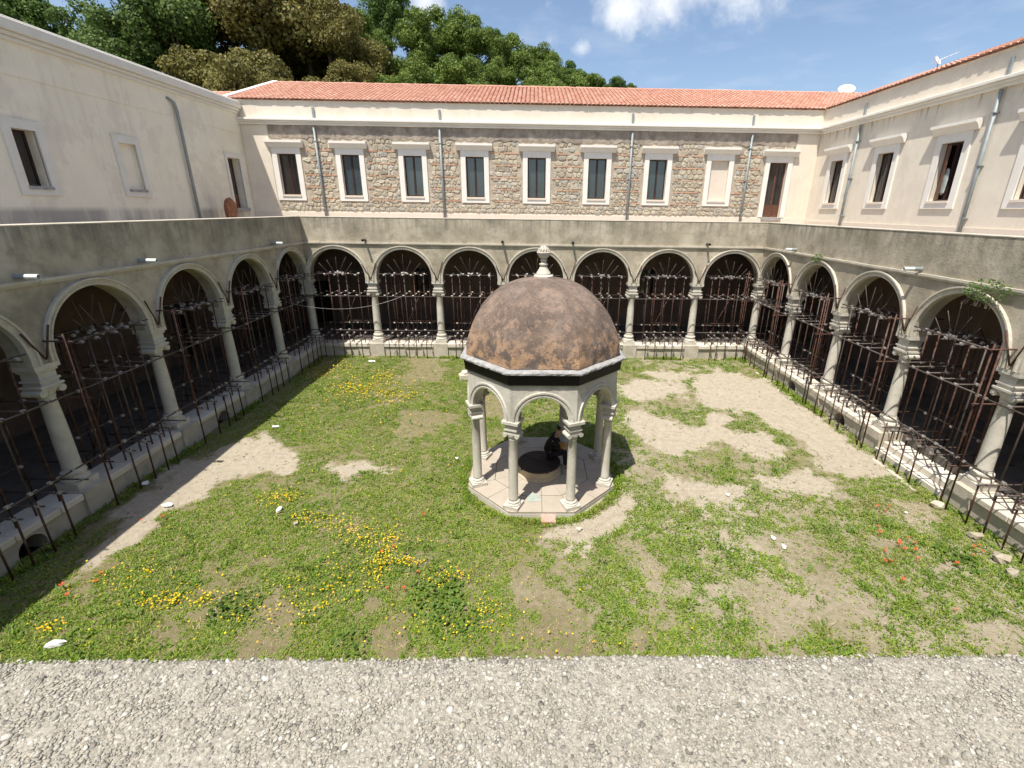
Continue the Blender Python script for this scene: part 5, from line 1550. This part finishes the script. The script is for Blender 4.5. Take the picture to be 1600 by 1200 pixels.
q = MB(); q.tube((0, 0, -.6), (0, 0, .6), .03, 6); q.build('mast', M['zinc'], ds)
an_ = thing('antenna', 'thin white roof antenna tilted above the right wing ridge', 'antenna', (19.2, 24.3, 13.35))
q = MB(); q.tube((0, 0, -.2), (0, 0, .45), .02, 6); q.build('mast', M['zinc'], an_)
q = MB(); q.tube((-.25, 0, .25), (.6, -.3, .6), .010, 5)
for k_ in range(6):
    f_ = k_/5; p = Vector((-.25, 0, .25)).lerp(Vector((.6, -.3, .6)), f_); q.tube(p+Vector((-.05, -.15, 0)), p+Vector((.05, .15, 0)), .007, 4)
q.build('boom', M['white'], an_)
q = MB(); q.lathe([(.01, 0), (.16, .04), (.24, .10)], 14, cap=False); o = q.build('small_reflector', M['white'], an_, loc=(-.15, 0, .3)); o.rotation_euler = (R(60), 0, .5)

# ------------------------------------------------------------------ trees on the hillside
def crown_mesh(name, R_, H_, nl, seed, m, leaf=.30, lobes=15, flatb=.25):
    r = np.random.default_rng(seed)
    cs = []
    for _ in range(lobes):
        d = r.normal(0, 1, 3); d /= np.linalg.norm(d); f_ = r.uniform(.25, .86)
        c = d*np.array([R_, R_, H_/2])*f_
        if c[2] < -H_*.3: c[2] *= .5
        cs.append((c, r.uniform(.19, .36)*R_))
    V = []; per = nl//lobes
    
    out = []
    for c, rad in cs:
        d = r.normal(0, 1, (per, 3)); d /= np.linalg.norm(d, axis=1)[:, None]
        keep = r.random(per) < np.where(d[:, 2] < -.2, .45, 1)
        d = d[keep]
        rr = rad*(1-.55*r.random(len(d))**2.0)
        bumpy = 1+.22*np.sin(d[:, 0]*9+seed)*np.sin(d[:, 1]*8+1)*np.sin(d[:, 2]*7)
        p = c+d*(rr*bumpy)[:, None]*np.array([1, 1, .85])
        out.append((p, d))
    p = np.concatenate([o_[0] for o_ in out]); d = np.concatenate([o_[1] for o_ in out])
    n = len(p); L_ = leaf*r.uniform(.5, 1.25, n)
    nrm = d+r.normal(0, .55, (n, 3)); nrm /= np.linalg.norm(nrm, axis=1)[:, None]
    ref = r.normal(0, 1, (n, 3)); u = np.cross(nrm, ref); u /= np.linalg.norm(u, axis=1)[:, None]; v = np.cross(nrm, u)
    u *= L_[:, None]*.5; v *= L_[:, None]*.36
    V = np.stack([p-u, p-v*1.0+u*.1, p+u, p+v+u*.1], 1).reshape(-1, 3)
    return npmesh(name, V, np.arange(n*4).reshape(-1, 4), M[m]), cs


KN = {0: 'leaf0', 1: 'leaf1', 2: 'leaf2', 3: 'leaf3'}
lib_t = {}
for kk in range(4):
    for vv in range(2):
        R_, H_ = {0: (4, 6.4), 1: (4, 7.0), 2: (4, 6.4), 3: (4, 6.2)}[kk]
        cm_, cs = crown_mesh('crown', R_, H_, 26000, 100+kk*10+vv, KN[kk], leaf={0: .26, 1: .27, 2: .27, 3: .27}[kk], lobes=38)
        q = MB(); q.path([(0, 0, -7.5), (.1, .1, -4.5), (.25, 0, -2.2), (.1, .1, .5)], [.36, .28, .20, .08], 8)
        for c, rad in cs[:12]:
            st = Vector((.15, .05, -3.2+random.uniform(0, 2.2))); en = Vector(c); md = st.lerp(en, .5)+Vector((0, 0, -.3))
            q.path([st, md, en], [.13, .085, .04], 5)
        lib_t[(kk, vv)] = (cm_, q.mesh('trunk', M['bark'], True))
wlab = ['first', 'second', 'third', 'fourth', 'fifth', 'sixth', 'seventh', 'eighth']
kname = {0: 'dark green tree', 1: 'olive-brown tree', 2: 'fresh green tree', 3: 'deep green round tree'}
kobj = {0: 'dark_tree', 1: 'oak_tree', 2: 'broadleaf_tree', 3: 'evergreen_tree'}
labs = []
for idx, (tx, ty, tz, tr, tk, h) in enumerate(tree_spots):
    # where it is seen: over which window of the back wing, or over the left wing
    f_ = 25.2/(ty+.93); xw = -.12+(tx+.12)*f_
    if xw < -17: ref = 'over the near left wing'
    elif xw < -13.8: ref = 'over the far end of the left wing'
    else:
        k_ = int(np.clip(round((xw+12.4)/3.1), 0, 7)); ref = 'over the %s back window' % wlab[k_]
    row = 'on the skyline' if idx < 25 else ('mid-slope' if idx < 37 else ('low behind the roofs' if idx < 55 else 'deep in the wood'))
    labs.append((kname[tk], row, ref, xw))
final = []
for i, (a, b, c, xw) in enumerate(labs):
    same = sorted([q_[3] for q_ in labs if q_[:3] == (a, b, c)])
    pre = ''
    if len(same) == 2: pre = ('left-hand ', 'right-hand ')[same.index(xw)]
    elif len(same) > 2: pre = ('leftmost ', 'second-left ', 'third-left ', 'fourth-left ')[min(sorted([(q_[3], n_) for n_, q_ in enumerate(labs) if q_[:3] == (a, b, c)]).index((xw, i)), 3)] if xw != same[-1] else 'rightmost '
    final.append(pre+a+' '+b+' '+c)
for idx, (tx, ty, tz, tr, tk, h) in enumerate(tree_spots):
    lb = final[idx]
    t = thing(kobj[tk], lb, 'tree', (tx, ty, tz-h), random.uniform(0, 6.28), group='trees on the wooded hillside')
    cm_, tm_ = lib_t[(tk, idx % 2)]
    sc_ = tr/4.0; szz = sc_*random.uniform(.95, 1.12)
    Hc = {0: 6.4, 1: 7.0, 2: 6.4, 3: 6.2}[tk]
    zc_ = h-Hc*.5*szz*.97
    put('crown', cm_, t, (0, 0, zc_), (0, 0, 0), (sc_, sc_, szz))
    put('trunk', tm_, t, (0, 0, zc_), (0, 0, 0), (sc_, sc_, max(szz, (zc_+.5)/7.5)))
# undergrowth between the trunks so the wood closes behind them
n_ = 26000
ux = rng.uniform(-62, 14, n_); uy = rng.uniform(44, 74, n_)
zi = np.array([hill_z(a, b) for a, b in zip(ux, uy)])
hh = rng.random(n_)*3.0*np.clip((8-ux)/16, .1, 1)
p = np.stack([ux, uy, zi+hh], -1)
nr = rng.normal(0, 1, (n_, 3)); nr /= np.linalg.norm(nr, axis=1)[:, None]; rf = rng.normal(0, 1, (n_, 3)); u = np.cross(nr, rf); u /= np.linalg.norm(u, axis=1)[:, None]; v = np.cross(nr, u)
L_ = rng.uniform(.3, .75, n_)[:, None]
V = np.stack([p-u*L_, p-v*L_*.6, p+u*L_, p+v*L_*.6], 1).reshape(-1, 3)
tag(put('undergrowth', npmesh('undergrowth', V, np.arange(n_*4).reshape(-1, 4), M['leaf3'])), 'dense undergrowth between the trees on the hillside', 'undergrowth', kind='stuff')
